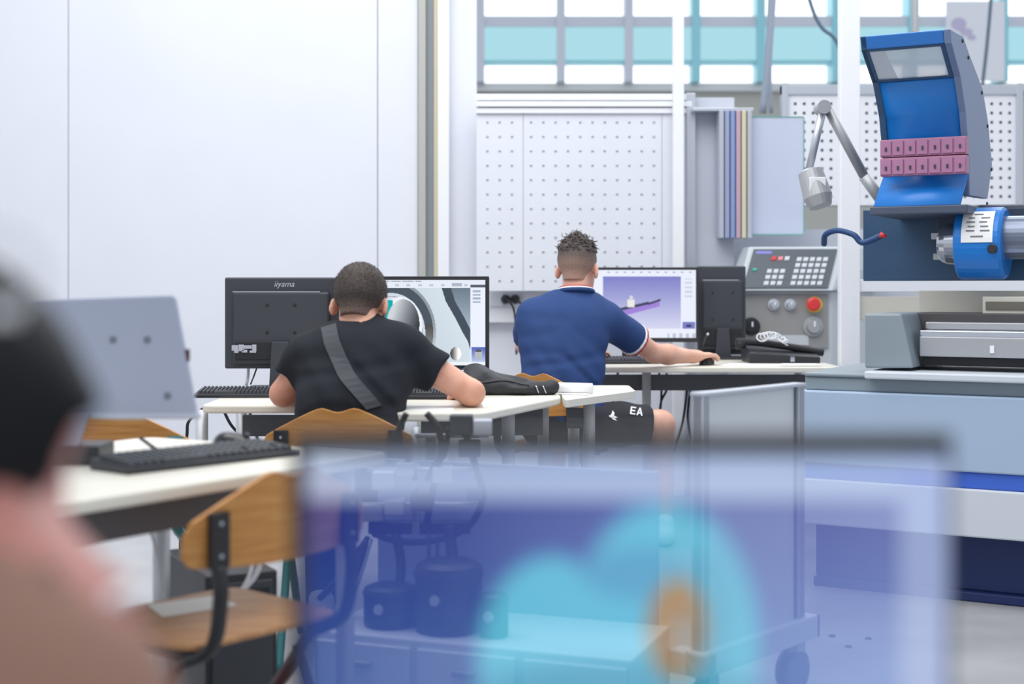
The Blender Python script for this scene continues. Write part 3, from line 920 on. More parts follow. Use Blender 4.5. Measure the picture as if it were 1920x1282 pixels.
for i, pp in enumerate(([(1236, 700, 6.9), (1240, 730, 6.95), (1238, 770, 7.0), (1230, 830, 7.1)],
                        [(1250, 700, 6.9), (1250, 730, 6.95), (1238, 760, 7.0), (1236, 830, 7.1)],
                        [(1290, 705, 6.8), (1286, 750, 6.85), (1278, 800, 6.9), (1262, 850, 7.0)],
                        [(1298, 705, 6.8), (1292, 750, 6.85), (1290, 790, 6.9), (1302, 850, 7.0)],
                        [(1160, 684, 7.05), (1154, 735, 7.08), (1146, 765, 7.1), (1140, 830, 7.15)])):
    cord(pp, 0.006, RUBBER, ['black cable hanging close behind the desk leg of the boy in blue', 'second black cable crossing behind the leg of the blue-shirted boy\'s desk',
                             'black cable in the pair hanging above the bare knee, curving inward', 'black cable in the pair above the bare knee, curving outward', 'black cable hanging above the shorts'][i], 'cables under the desk of the boy in blue')

# ------------------------------------------------------------------ near desk
Z3 = 0.74
NB, nd = Vector((-0.27, 3.20)), Vector((0.56, 0.83)).normalized()
nb = Vector((-nd.y, nd.x * 0.8)).normalized()
NA = NB - nd * 1.25
N_ = [tuple(NA), tuple(NB), tuple(NB + nb * 0.72), tuple(NA + nb * 0.72)]
desk('near cream desk with keyboard and mouse beside the plywood chair', N_, Z3,
     [tuple(NA + nd * 0.36 + nb * 0.10), tuple(NB - nd * 0.06 + nb * 0.08), tuple(NB - nd * 0.06 + nb * 0.62), tuple(NA + nd * 0.36 + nb * 0.62)],
     [(tuple(NA + nd * 0.3 + nb * 0.12), tuple(NB - nd * 0.08 + nb * 0.12), 0.70, 0.065)], r=0.04)
kb = P(372, 862, 3.02); 
keyboard((kb.x, kb.y, Z3), math.atan2(nd.y, nd.x) - 0.12, 'black keyboard on the near cream desk')
ms = P(430, 848, 3.25)
mouse((ms.x + 0.01, 3.26, Z3), -1.9, 'glossy black mouse on the near cream desk')
cord([(262, 820, 3.2), (290, 840, 3.22), (310, 848, 3.3), (335, 838, 3.36), (338, 846, 3.3), (300, 853, 3.2), (320, 850, 3.25), (372, 845, 3.28)], 0.004, RUBBER, 'tangled thin black cable on the near desk', 'cables at the near desk')
PG = mat('pale_grey_plastic', (164, 172, 194), 0.5)
dg = 2.98
gm = thing('monitor', (PX(215, dg), dg + 0.02, Z3), 'pale grey monitor back with screw holes beside the dark-haired person', 'monitor', 'computer monitors')
ol = [(60, 782), (376, 782), (368, 770), (328, 556), (322, 553), (60, 562)]
MB().prism([tuple(P(x, y, dg)) for x, y in ol], [tuple(P(x - 3, y + 2, dg) + Vector((0, .03, 0))) for x, y in ol]).build('housing', PG, gm, bevel=0.004)
MB().prism([tuple(P(x, y, dg - .001)) for x, y in ((60, 784), (376, 784), (377, 775), (60, 775))], [tuple(P(x, y, dg + .03)) for x, y in ((60, 786), (376, 786), (377, 775), (60, 775))]).build('lower_lip', mat('pale_lip', (190, 198, 216), .4), gm, bevel=0.003)
MB().box(PX(70, dg), PX(312, dg), dg + .03, dg + .034, PZ(765, dg), PZ(575, dg)).build('screen', mat('dark_screen', (20, 22, 28), 0.15), gm)
for x, y in ((155, 540 + 0), (212, 637), (276, 637), (314, 742)):
    if y > 560: MB().lathe(P(x, y, dg), (0, -1, 0), [(0, .0075), (.002, .0075), (.003, .004)], 14).build('screw', mat('screw_grey', (112, 116, 134), .4), gm)
MB().box(PX(349, dg) - .004, PX(349, dg) + .002, dg + .002, dg + .026, PZ(678, dg), PZ(655, dg)).build('side_button', FRAMER, gm)
MB().prism([tuple(P(x, y, dg - .02)) for x, y in ((108, 776), (170, 776), (150, 838), (108, 838))], [tuple(P(x, y, dg + .04)) for x, y in ((108, 776), (170, 776), (150, 838), (108, 838))]).build('hinge', PG, gm, bevel=0.006)
hz0 = P(130, 838, dg).z
MB().box(PX(90, dg), PX(190, dg), dg - .02, dg + .10, Z3, max(Z3 + .012, hz0 + .004)).build('stand_base', BLACKP, gm, bevel=0.003)
cr = math.atan2(0.77, 0.64)
chair((-0.60, 2.87, 0), cr, 'plywood chair with dark red and black frame, paper on its seat', FRAMEB, FRAMER)
paper([(-0.70, 2.85), (-0.57, 2.95), (-0.63, 3.05), (-0.76, 2.96)], 0.451, 'white paper lying on the plywood chair seat')
chair((PX(212, 3.95), 4.15, 0), 0.05, 'teal framed plywood chair beyond the near desk below the grey monitor', TEAL)
tw = thing('computer_tower', (PX(362, 3.8), 3.75, 0), 'black computer tower on the floor under the near desk', 'computer')
TF = frame((PX(420, 3.7), 3.62, 0), 0.5)
MB(TF).box(-0.09, 0.09, -0.2, 0.2, 0.0, 0.42).build('case', BLACKP, tw, bevel=0.006)
MB(TF).box(-0.075, 0.075, -0.208, -0.199, 0.02, 0.40).build('front_panel', GREYP, tw, bevel=0.003)
for z in (0.34, 0.37): MB(TF).box(-0.065, 0.065, -0.212, -0.207, z - 0.01, z + 0.01).build('drive_bay', BLACKM, tw)
cord([(478, 1020, 3.3), (488, 1050, 3.25), (478, 1080, 3.25), (452, 1110, 3.25), (440, 1130, 3.3)], 0.006, WHITE2, 'white cable loop hanging under the near desk, thicker one', 'cables at the near desk')
cord([(466, 1025, 3.32), (472, 1060, 3.3), (462, 1090, 3.28), (448, 1112, 3.28)], 0.004, WHITE2, 'thin white cable beside the thicker loop', 'cables at the near desk')
cord([(276, 980, 3.1), (290, 1020, 3.1), (300, 1060, 3.1), (305, 1110, 3.1)], 0.003, TUBEG, 'thin pale cord hanging at the near desk leg', 'cables at the near desk')

chair((PX(632, 4.12), 4.33, 0), 0.02, 'plywood chair under the boy in black', FRAMEB, TEAL)
chair((PX(1040, 5.95), 6.0, 0), -0.42, 'plywood chair under the boy in blue')

# ------------------------------------------------------------------ people
def hair_mat(name, hair, skin, z_lo, z_hi):
    """cropped hair: shorter and thinner towards the neck, so the scalp shows there"""
    m = bpy.data.materials.new(name)
    m.use_nodes = True
    nt = m.node_tree
    b = nt.nodes['Principled BSDF']
    b.inputs['Roughness'].default_value = 0.7
    tc = nt.nodes.new('ShaderNodeTexCoord')
    sp = nt.nodes.new('ShaderNodeSeparateXYZ')
    nt.links.new(tc.outputs['Object'], sp.inputs[0])
    mr = nt.nodes.new('ShaderNodeMapRange')
    mr.inputs[1].default_value, mr.inputs[2].default_value = z_lo, z_hi
    nt.links.new(sp.outputs[2], mr.inputs[0])
    n = nt.nodes.new('ShaderNodeTexNoise')
    n.inputs['Scale'].default_value = 260
    n.inputs['Detail'].default_value = 2
    nt.links.new(tc.outputs['Object'], n.inputs['Vector'])
    ma = nt.nodes.new('ShaderNodeMath'); ma.operation = 'MULTIPLY_ADD'
    nt.links.new(n.outputs['Fac'], ma.inputs[0]); ma.inputs[1].default_value = 0.7
    nt.links.new(mr.outputs[0], ma.inputs[2])
    sb = nt.nodes.new('ShaderNodeMath'); sb.operation = 'SUBTRACT'; sb.use_clamp = True
    nt.links.new(ma.outputs[0], sb.inputs[0]); sb.inputs[1].default_value = 0.35
    mx = nt.nodes.new('ShaderNodeMixRGB')
    mx.inputs[1].default_value = lin(skin); mx.inputs[2].default_value = lin(hair)
    nt.links.new(sb.outputs[0], mx.inputs[0])
    nt.links.new(mx.outputs[0], b.inputs['Base Color'])
    bp = nt.nodes.new('ShaderNodeBump'); bp.inputs['Strength'].default_value = 0.5; bp.inputs['Distance'].default_value = 0.004
    nt.links.new(n.outputs['Fac'], bp.inputs['Height']); nt.links.new(bp.outputs[0], b.inputs['Normal'])
    return m

class Head:
    def __init__(self, c, yaw, pitch, s=1.0, roll=0.0):
        self.c, self.s = Vector(c), s
        self.R = (Matrix.Rotation(yaw, 3, 'Z') @ Matrix.Rotation(-pitch, 3, 'X') @ Matrix.Rotation(roll, 3, 'Y'))
    def at(self, x, y, z):
        return self.c + self.R @ (Vector((x, y, z)) * self.s)
    def local(self, grid):
        x, y, z = grid
        A = np.array(self.R)
        dx, dy, dz = x - self.c.x, y - self.c.y, z - self.c.z
        return [(A[0, i] * dx + A[1, i] * dy + A[2, i] * dz) / self.s for i in range(3)]
    def put(self, f):
        s, R = self.s, self.R
        def E(c, r, k=0.02): f.ell(self.at(*c), [q * s for q in r], R, k)
        E((0, -0.012, 0.022), (0.076, 0.096, 0.084), 0.01)
        E((0, 0.042, -0.035), (0.062, 0.054, 0.085), 0.03)
        E((0, 0.058, -0.088), (0.044, 0.036, 0.032), 0.03)
        E((0, 0.085, 0.018), (0.05, 0.016, 0.012), 0.02)
        f.cap(self.at(0, 0.096, -0.010), self.at(0, 0.112, -0.043), 0.008 * s, 0.013 * s, 0.012)
        E((0, 0.094, -0.072), (0.024, 0.012, 0.008), 0.008)
        for q in (-1, 1):
            f.ell(self.at(q * 0.079, -0.004, -0.026), (0.009 * s, 0.020 * s, 0.033 * s), R @ Matrix.Rotation(q * 0.45, 3, 'Z') @ Matrix.Rotation(-0.2, 3, 'X'), 0.008)
            f.ell(self.at(q * 0.031, 0.092, 0.002), (0.016 * s, 0.012 * s, 0.010 * s), R, 0.0, cut=True)
    def eyes(self, parent):
        for q in (-1, 1):
            e = MB().lathe(self.at(q * 0.031, 0.082, 0.002), self.R @ Vector((0, 1, 0)), [(-0.011, 0.002), (-0.006, 0.009), (0, 0.0115), (0.006, 0.009), (0.0105, 0.003)], 14)
            eo = e.build('eye', mat('eye_white', (232, 230, 228), 0.2), parent, smooth=True)
            MB().lathe(self.at(q * 0.031, 0.0925, 0.002), self.R @ Vector((0, 1, 0)), [(-0.002, 0.005), (0.001, 0.0045)], 12).build('iris', mat('iris_brown', (70, 46, 32), 0.2), eo)
    def hair(self, h, line, thick, extra=None, taper=1.0, ears=True):
        """cap of hair: line(y) gives the lowest local z of the hair at depth y"""
        c = self.at(0, -0.012, 0.03)
        f = Field(c - Vector((0.15, 0.15, 0.16)), c + Vector((0.15, 0.15, 0.16)), h)
        f.ell(self.at(0, -0.012, 0.022), [(q + thick) * self.s for q in (0.076, 0.096, 0.084)], self.R, 0.0)
        f.cap(self.at(0, -0.055, -0.01), self.at(0, -0.045, -0.085), (0.05 + thick) * self.s, (0.046 + thick) * self.s, 0.02)
        if extra: extra(f)
        X, Y, Z = self.local(f.grid())
        f.f = (f.f + (1 - np.clip((Z + 0.07) / 0.06, 0, 1)) * (thick + 0.003) * self.s * taper).astype(np.float32)
        g = (line(Y) - Z) * self.s
        f.f = np.maximum(f.f, g.astype(np.float32) + 0 * f.f)
        for q in ((-1, 1) if ears else ()):
            f.ell(self.at(q * 0.082, 0.0, -0.028), (0.02 * self.s, 0.028 * self.s, 0.04 * self.s), self.R, 0.0, cut=True)
        return f

def hand(f, wrist, fwd, up, side, curl=0.5, s=1.0, spread=0.10):
    """palm and five fingers; side = +1 when the thumb lies towards fwd x up"""
    wrist, fwd, up = Vector(wrist), Vector(fwd).normalized(), Vector(up).normalized()
    lat = fwd.cross(up).normalized() * side
    up = lat.cross(fwd) * side
    f.cap(wrist, wrist + fwd * 0.03 * s, 0.026 * s, 0.026 * s, 0.015)
    for o in (-0.026, -0.009, 0.009, 0.026):
        f.cap(wrist + fwd * 0.015 * s + lat * o * 0.6 * s, wrist + fwd * 0.082 * s + lat * o * s, 0.014 * s, 0.0115 * s, 0.012)
    for i, (o, L) in enumerate(((0.029, 0.072), (0.0098, 0.080), (-0.0098, 0.074), (-0.029, 0.058))):
        base = wrist + fwd * 0.084 * s + lat * o * s
        p, ang = base, 0.25 * curl
        dirb = (fwd + lat * o * spread / 0.03).normalized()
        for j, (q, r) in enumerate(((0.45, 0.0092), (0.32, 0.0084), (0.23, 0.0074))):
            dd = (dirb * math.cos(ang) - up * math.sin(ang)).normalized()
            e = p + dd * L * q * s
            f.cap(p, e, r * s, (r - 0.0006) * s, 0.003)
            p = e; ang += 0.75 * curl
    b = wrist + fwd * 0.025 * s + lat * 0.026 * s
    m = b + (fwd * 0.6 + lat * 0.62 - up * 0.35 * curl).normalized() * 0.042 * s
    t = m + (fwd * 0.9 + lat * 0.1 - up * 0.4 * curl).normalized() * 0.032 * s
    f.cap(b, m, 0.014 * s, 0.0105 * s, 0.012)
    f.cap(m, t, 0.0105 * s, 0.009 * s, 0.003)

def wrinkle(x, z, a):
    """soft drag folds running from the shoulders to the lower back"""
    p = np.sin(30 * z + 22 * np.abs(x) + 3.0 * np.sin(9 * x + 5 * z))
    q = np.sin(24 * z - 17 * x + 2.5 * np.sin(11 * z + 4 * x) + 1.3)
    r_ = np.sin(52 * x + 8 * np.sin(7 * z + 3 * x))
    m = 0.35 + 0.65 * np.exp(-((z + 0.06) / 0.10) ** 2)
    return a * m * (np.maximum(p, 0) ** 2 * 0.8 + np.maximum(q, 0) ** 2 * 0.7 + 0.2 * r_)

def shoe(p, d, label_parent):
    d = Vector(d).normalized()
    p = Vector(p)
    f = Field(p - Vector((0.2, 0.2, 0.02)), p + Vector((0.2, 0.2, 0.14)), 0.008)
    f.cap(p + Vector((0, 0, 0.05)) - d * 0.05, p + Vector((0, 0, 0.038)) + d * 0.13, 0.042, 0.036, 0.02)
    f.cap(p + Vector((0, 0, 0.05)) - d * 0.03, p + Vector((0, 0, 0.10)) - d * 0.03, 0.04, 0.042, 0.02)
    f.plane((p.x, p.y, 0.001), (0, 0, -1))
    return f.build('shoe', mat('white_trainer', (214, 214, 216), 0.6), label_parent)

# ---- boy in the black T-shirt
p1 = thing('person', (PX(655, 4.3), 4.3, 0), 'person in black T-shirt with grey strap across the back, writing at the desk', 'person')
hd1 = Head(P(676, 562, 4.43), -0.12, 0.38, 1.02, 0.03)
shL, shR = P(580, 672, 4.40), P(762, 664, 4.42)
elL = P(531, 736, 4.43); elL.z = 0.782
elR = P(884, 748, 4.42); elR.z = 0.784
wrL = Vector((PX(585, 4.66), 4.66, 0.778)); wrR = Vector((PX(872, 4.68), 4.68, 0.776))
chest, waist, pelv = P(664, 712, 4.35), P(655, 790, 4.27), Vector((PX(652, 4.24), 4.27, 0.56))
neck = P(688, 640, 4.38)
def torso1(f, g=0.0):
    f.ell(chest, (0.165 + g, 0.115 + g, 0.17 + g), None, 0.04)
    f.ell(P(668, 672, 4.38), (0.150 + g, 0.095 + g, 0.085 + g), None, 0.05)
    f.cap(shL, shR, 0.058 + g, 0.058 + g, 0.06)
    f.cap(P(640, 648, 4.39), P(736, 644, 4.40), 0.048 + g, 0.048 + g, 0.06)
    f.ell(waist, (0.152 + g, 0.112 + g, 0.17 + g), None, 0.06)
    f.ell(pelv, (0.165 + g, 0.125 + g, 0.10 + g), None, 0.05)
hips = [pelv + Vector((q * 0.085, 0.03, -0.025)) for q in (-1, 1)]
knees = [Vector((pelv.x + q * 0.13, 4.68, 0.50)) for q in (-1, 1)]
ankles = [Vector((pelv.x + q * 0.13, 4.66, 0.09)) for q in (-1, 1)]
fb = Field((PX(480, 4.4), 4.05, 0.02), (PX(960, 4.4), 4.95, 1.22), 0.0068)
torso1(fb)
fb.cap(neck, hd1.at(0, -0.025, -0.05), 0.060, 0.054, 0.03)
hd1.put(fb)
for sh, el, wr in ((shL, elL, wrL), (shR, elR, wrR)):
    fb.cap(sh, el, 0.052, 0.041, 0.03)
    fb.cap(el, el.lerp(wr, 0.35), 0.040, 0.041, 0.015)
    fb.cap(el.lerp(wr, 0.35), wr, 0.041, 0.027, 0.02)
hand(fb, wrL, (0.35, 1, 0), (0, 0, 1), -1, 0.4)
hand(fb, wrR, (-0.25, 1, 0.12), (-0.5, 0, 1), -1, 1.0)
for h, k, a in zip(hips, knees, ankles):
    fb.cap(h, k, 0.075, 0.056, 0.03); fb.cap(k, a, 0.054, 0.036, 0.02)
body1 = fb.build('body', SKIN, p1)
hd1.eyes(p1)
# shirt
fs = Field((PX(500, 4.4), 4.05, 0.55), (PX(850, 4.4), 4.62, 1.12), 0.0062)
torso1(fs, 0.014)
fs.cap(neck, P(686, 622, 4.40), 0.066, 0.064, 0.03)
for sh, el, t in ((shL, elL, 0.60), (shR, elR, 0.62)):
    e = sh.lerp(el, t)
    fs.cap(sh, sh.lerp(el, 1.0), 0.072, 0.068, 0.03)
X, Y, Z = fs.grid()
for el, sh, t in ((elL, shL, 0.62), (elR, shR, 0.52)):
    n = (el - sh).normalized(); p = sh.lerp(el, t)
    pl = (X - p.x) * n.x + (Y - p.y) * n.y + (Z - p.z) * n.z
    near = np.sqrt((X - el.x) ** 2 + (Y - el.y) ** 2 + (Z - el.z) ** 2) < (el - p).length + 0.09
    fs.f = np.where(near, np.maximum(fs.f, pl), fs.f).astype(np.float32)
fold = wrinkle(X - chest.x, Z - 0.86, 0.0095)
fs.f += fold.astype(np.float32)
fs.ell(hd1.at(0, -0.01, -0.11) + Vector((0, 0.01, 0.02)), (0.062, 0.066, 0.05), None, 0, cut=True)
fs.plane((0, 0, 0.58), (0, 0, -1))
shirt1 = fs.build('t_shirt', TEE, p1)
# trousers
ft = Field((PX(500, 4.4), 4.05, 0.05), (PX(840, 4.4), 4.85, 0.72), 0.009)
ft.ell(pelv, (0.178, 0.138, 0.11), None, 0.05)
for h, k, a in zip(hips, knees, ankles):
    ft.cap(h, k, 0.09, 0.07, 0.03); ft.cap(k, a, 0.068, 0.055, 0.02)
ft.plane((0, 0, 0.455), (0, -0.01, -1)) if False else None
ft.build('trousers', mat('dark_denim', (44, 48, 62), 0.8), p1)
for a in ankles: shoe((a.x, a.y, 0), (0, 1, 0), p1)
# strap over the back, laid on the shirt
bs = bvh_of(shirt1)
left, right = [], []
for k in range(15):
    t = k / 14
    cx = np.interp(t, [0, 0.2, 0.6, 1], [617, 622, 650, 700]); cy = np.interp(t, [0, 0.2, 0.6, 1], [612, 640, 706, 764])
    a, b = onto(bs, cx - 14, cy + 4, 0.004), onto(bs, cx + 14, cy - 4, 0.004)
    if a and b: left.append(a); right.append(b)
n = len(left)
if n > 2:
    MB().add(left + right, [(i, i + 1, n + i + 1, n + i) for i in range(n - 1)]).build('strap', STRAP, p1, solid=0.003)
# hair
def line1(y): return np.where(y > 0.02, 0.02 + (y - 0.02) * 0.5, np.where(y > -0.04, 0.02 - (0.02 - y) * 1.5, -0.075))
HM1 = hair_mat('cropped_brown_hair', (64, 56, 52), (150, 120, 106), hd1.c.z - 0.085, hd1.c.z + 0.01)
fh = hd1.hair(0.0045, line1, 0.0045)
hair1 = fh.build('hair', HM1, p1)
def bristles(o, parent, m, count, ln, zmin):
    q = MB()
    ps = [p for p in o.data.polygons]
    for i in rng.integers(0, len(ps), count):
        p = ps[i]
        if p.center.z < zmin: continue
        nrm = (p.normal + Vector(rng.normal(0, 0.35, 3))).normalized()
        c = p.center - nrm * 0.001
        s = nrm.orthogonal().normalized() * 0.0007; u = nrm.cross(s)
        q.add([c + s, c - s * .5 + u, c - s * .5 - u, c + nrm * ln * rng.uniform(.6, 1.2)], [(0, 1, 3), (1, 2, 3), (2, 0, 3)])
    b = q.build('hair_bristle', m, parent)
    b['kind'] = 'stuff'
bristles(hair1, p1, mat('brown_bristle', (66, 58, 54), 0.7), 5000, 0.006, hd1.c.z - 0.02)
pn2 = thing('pen', wrR + Vector((-0.02, 0.08, 0)), 'pen in the right hand of the boy in black', 'pen')
MB().tube([wrR + Vector((0.0, 0.13, -0.03)), wrR + Vector((-0.012, 0.07, 0.06))], 0.004, 8).build('barrel', CHROME, pn2, smooth=True)

# ---- boy in the blue shirt
p2 = thing('person', (PX(1060, 6.0), 6.0, 0), 'person in navy polo shirt and black shorts, hand on the mouse', 'person')
hd2 = Head(P(1083, 497, 6.12), -0.30, 0.12, 1.06)
sL, sR = P(1003, 596, 6.06), P(1138, 602, 6.10)
eR = P(1226, 668, 6.30); eR.z = 0.822
wR = Vector((PX(1297, 6.46), 6.40, 0.802))
eL = Vector((PX(985, 6.3), 6.30, 0.86)); wL = Vector((PX(1110, 6.5), 6.56, 0.815))
ch2, wa2, pe2 = P(1056, 645, 6.03), P(1054, 725, 5.98), Vector((PX(1058, 6.0), 5.98, 0.56))
nk2 = P(1080, 566, 6.07)
def torso2(f, g=0.0):
    f.ell(ch2, (0.178 + g, 0.12 + g, 0.20 + g), None, 0.04)
    f.ell(P(1062, 598, 6.06), (0.16 + g, 0.09 + g, 0.075 + g), None, 0.05)
    f.cap(sL, sR, 0.060 + g, 0.060 + g, 0.06)
    f.cap(P(1052, 574, 6.07), P(1106, 574, 6.09), 0.048 + g, 0.048 + g, 0.06)
    f.ell(wa2, (0.162 + g, 0.112 + g, 0.20 + g), None, 0.06)
    f.ell(pe2, (0.17 + g, 0.125 + g, 0.10 + g), None, 0.05)
hp2 = [pe2 + Vector((-0.08, 0.03, -0.02)), pe2 + Vector((0.09, 0.0, -0.02))]
kn2 = [Vector((PX(1040, 6.4), 6.44, 0.51)), P(1238, 796, 6.12)]
an2 = [Vector((PX(1040, 6.4), 6.42, 0.09)), Vector((PX(1245, 6.2), 6.16, 0.09))]
f2 = Field((PX(940, 6.0), 5.75, 0.02), (PX(1350, 6.5), 6.80, 1.42), 0.0072)
torso2(f2)
f2.cap(nk2, hd2.at(0, -0.025, -0.05), 0.060, 0.055, 0.03)
hd2.put(f2)
for sh, el, wr in ((sL, eL, wL), (sR, eR, wR)):
    f2.cap(sh, el, 0.054, 0.043, 0.03)
    f2.cap(el, el.lerp(wr, 0.35), 0.043, 0.044, 0.015)
    f2.cap(el.lerp(wr, 0.35), wr, 0.044, 0.029, 0.02)
hand(f2, wL, (0.5, 1, -0.05), (0, 0, 1), -1, 0.35)
hand(f2, wR, (0.75, 0.7, 0.06), (0, 0, 1), -1, 0.55, 1.05)
for h, k, a in zip(hp2, kn2, an2):
    f2.cap(h, k, 0.08, 0.063, 0.03); f2.cap(k, a, 0.060, 0.038, 0.02)
f2.build('body', SKIN2, p2)
hd2.eyes(p2)
fs2 = Field((PX(940, 6.0), 5.75, 0.5), (PX(1260, 6.3), 6.45, 1.16), 0.0066)
torso2(fs2, 0.014)
for sh, el in ((sL, eL), (sR, eR)):
    fs2.cap(sh, el, 0.076, 0.070, 0.03)
X, Y, Z = fs2.grid()
sleeve = {}
for nm, el, sh, t in (('l', eL, sL, 0.70), ('r', eR, sR, 0.60)):
    n = (el - sh).normalized(); p = sh.lerp(el, t)
    pl = (X - p.x) * n.x + (Y - p.y) * n.y + (Z - p.z) * n.z
    near = np.sqrt((X - el.x) ** 2 + (Y - el.y) ** 2 + (Z - el.z) ** 2) < (el - p).length + 0.10
    fs2.f = np.where(near, np.maximum(fs2.f, pl), fs2.f).astype(np.float32)
    sleeve[nm] = (p, n)
fs2.f += wrinkle(X - ch2.x, Z - 0.80, 0.0095).astype(np.float32)
fs2.cap(nk2, nk2 + Vector((0, 0, 0.03)), 0.070, 0.066, 0.02)
fs2.ell(nk2 + Vector((0, 0.01, 0.085)), (0.058, 0.060, 0.05), None, 0, cut=True)
fs2.plane((0, 0, 0.50), (0, 0, -1))
keep = fs2.f.copy()
shirt2 = fs2.build('polo_shirt', POLO, p2)
# cuff bands of the right sleeve: slices of the sleeve a little proud of it
for nm, m, a, b in (('cuff', PAPER, -0.020, -0.006), ('cuff_edge', RED, -0.006, 0.004)):
    fc = Field((PX(940, 6.0), 5.75, 0.5), (PX(1260, 6.3), 6.45, 1.16), 0.0066)
    p, n = sleeve['r']
    fc.cap(sR, eR, 0.0785, 0.0725, 0.0)
    fc.plane(tuple(p + n * b), tuple(n))
    fc.plane(tuple(p + n * a), tuple(-n))
    fc.build(nm, m, p2, 1)
# collar
cc = nk2 + Vector((0, 0.0, 0.040))
ring = [cc + Vector((0.072 * math.cos(a), 0.070 * math.sin(a), 0.012 * math.sin(a) * -1 + (0.004 if math.sin(a) < 0 else 0))) for a in np.linspace(0, 2 * math.pi, 29)]
cl = MB().tube(ring, 0.010, 8).build('collar', POLO, p2, smooth=True)
MB().tube([q + Vector((0, 0, 0.009)) for q in ring], 0.0055, 8).build('collar_trim', PAPER, cl, smooth=True)
MB().tube([q + Vector((0, 0, 0.0155)) for q in ring], 0.003, 8).build('collar_edge', RED, cl, smooth=True)
# shorts
ft = Field((PX(940, 6.0), 5.75, 0.38), (PX(1260, 6.3), 6.4, 0.70), 0.007)
ft.ell(pe2, (0.186, 0.142, 0.11), None, 0.05)
for h, k in zip(hp2, kn2):
    ft.cap(h, h.lerp(k, 0.86), 0.105, 0.086, 0.03)
for h, k in zip(hp2, kn2):
    n = (k - h).normalized(); p = h.lerp(k, 0.80)
    X, Y, Z = ft.grid()
    pl = (X - p.x) * n.x + (Y - p.y) * n.y + (Z - p.z) * n.z
    near = np.sqrt((X - k.x) ** 2 + (Y - k.y) ** 2 + (Z - k.z) ** 2) < 0.2
    ft.f = np.where(near, np.maximum(ft.f, pl), ft.f).astype(np.float32)
X, Y, Z = ft.grid()
ft.f += (0.004 * np.sin(50 * X + 30 * Z)).astype(np.float32)
shorts = ft.build('shorts', SHORTM, p2)
bsh = bvh_of(shorts)
def print_on(polys, name, m, parent, bvh):
    q = MB()
    for poly in polys:
        pts = [onto(bvh, x, y, 0.004) for x, y in poly]
        if all(pts): q.add(pts, [tuple(range(len(pts)))])
    if q.v: return q.build(name, m, parent)
def rot(polys, c, a):
    ca, sa = math.cos(a), math.sin(a)
    return [[(c[0] + (x * ca - y * sa), c[1] + (x * sa + y * ca)) for x, y in p] for p in polys]
# letters E A read down the thigh
Epol = [[(-9, -7), (-6, -7), (-6, 7), (-9, 7)], [(-6, -7), (1, -7), (1, -4.5), (-6, -4.5)], [(-6, -1.2), (0, -1.2), (0, 1.2), (-6, 1.2)], [(-6, 4.5), (1, 4.5), (1, 7), (-6, 7)]]
Apol = [[(3, 7), (6, 7), (10, -7), (7.5, -7)], [(7.5, -7), (10, -7), (15, 7), (12, 7)], [(6, 1.5), (12, 1.5), (12.6, 4), (5.4, 4)]]
print_on(rot(Epol + Apol, (1190, 771), 0.15), 'lettering', PAPER, p2, bsh)
bird = [[(-8, 2), (-1, -3), (2, 2), (-3, 5)], [(-3, -2), (-1, -9), (3, -4), (2, 2)], [(1, 0), (10, 3), (3, 5)], [(-2, 4), (3, 4), (9, 9), (1, 8)]]
print_on(rot(bird, (1148, 779), 0.1), 'bird_emblem', PAPER, p2, bsh)
for a in an2: shoe((a.x, a.y, 0), (0.2, 1, 0), p2)
# hair: cropped sides and a curly top
def line2(y): return np.where(y > 0.03, 0.03 + (y - 0.03) * 0.4, np.where(y > -0.04, 0.02 - (0.03 - y) * 1.0, -0.07))
HM2 = hair_mat('faded_brown_hair', (84, 74, 70), (186, 148, 130), hd2.c.z - 0.06, hd2.c.z + 0.05)
hd2.hair(0.0048, line2, 0.003).build('hair', HM2, p2)
q = MB()
curlm = mat('curly_brown', (104, 94, 90), 0.6, c2=(66, 58, 56), vscale=60)
for i in range(460):
    a = rng.uniform(0, 2 * math.pi); el = rng.uniform(0.12, 1.0) ** 0.75
    z = 0.022 + 0.086 * math.sin(el * math.pi / 2)
    rr = math.cos(el * math.pi / 2)
    base = hd2.at(0.079 * rr * math.cos(a), -0.012 + 0.099 * rr * math.sin(a), z)
    nrm = (base - hd2.at(0, -0.012, 0.0)).normalized()
    s = nrm.orthogonal().normalized(); u = nrm.cross(s)
    R0, L = rng.uniform(0.005, 0.010), rng.uniform(0.012, 0.032) * (0.55 + 0.45 * el)
    ph_ = rng.uniform(0, 6.28); lean = Vector(rng.normal(0, 0.4, 3))
    q.tube([base + nrm * (L * t - 0.004) + lean * L * t * t + (s * math.cos(ph_ + 9 * t) + u * math.sin(ph_ + 9 * t)) * R0 for t in np.linspace(0, 1, 11)], [0.0030 - 0.0016 * t for t in np.linspace(0, 1, 11)], 5)
cu = q.build('curls', curlm, p2, smooth=True)
cu['kind'] = 'stuff'

# ------------------------------------------------------------------ the blue lathe
LO, LU, LV = Vector((1.05, 5.24, 0)), Vector((0.873, -0.488, 0)), Vector((0.488, 0.873, 0))
LF = Matrix(((LU.x, LV.x, 0, LO.x), (LU.y, LV.y, 0, LO.y), (0, 0, 1, 0), (0, 0, 0, 1)))
def UU(px, v):
    k = (px - 960) / FPX
    return (k * (LO.y + LV.y * v) - LO.x - LV.x * v) / (LU.x - k * LU.y)
def ZZ(py, u, v):
    d = LO.y + LU.y * u + LV.y * v
    return PZ(py, d)
def LB(px0, px1, py0, py1, v0, v1, m, name, parent, bevel=0.004):
    """box whose front face at depth v0 spans the given outline"""
    a, b = UU(px0, v0), UU(px1, v0)
    z1, z0 = ZZ(py0, (a + b) / 2, v0), ZZ(py1, (a + b) / 2, v0)
    return MB(LF).box(a, b, v0, v1, z0, z1).build(name, m, parent, bevel=bevel)
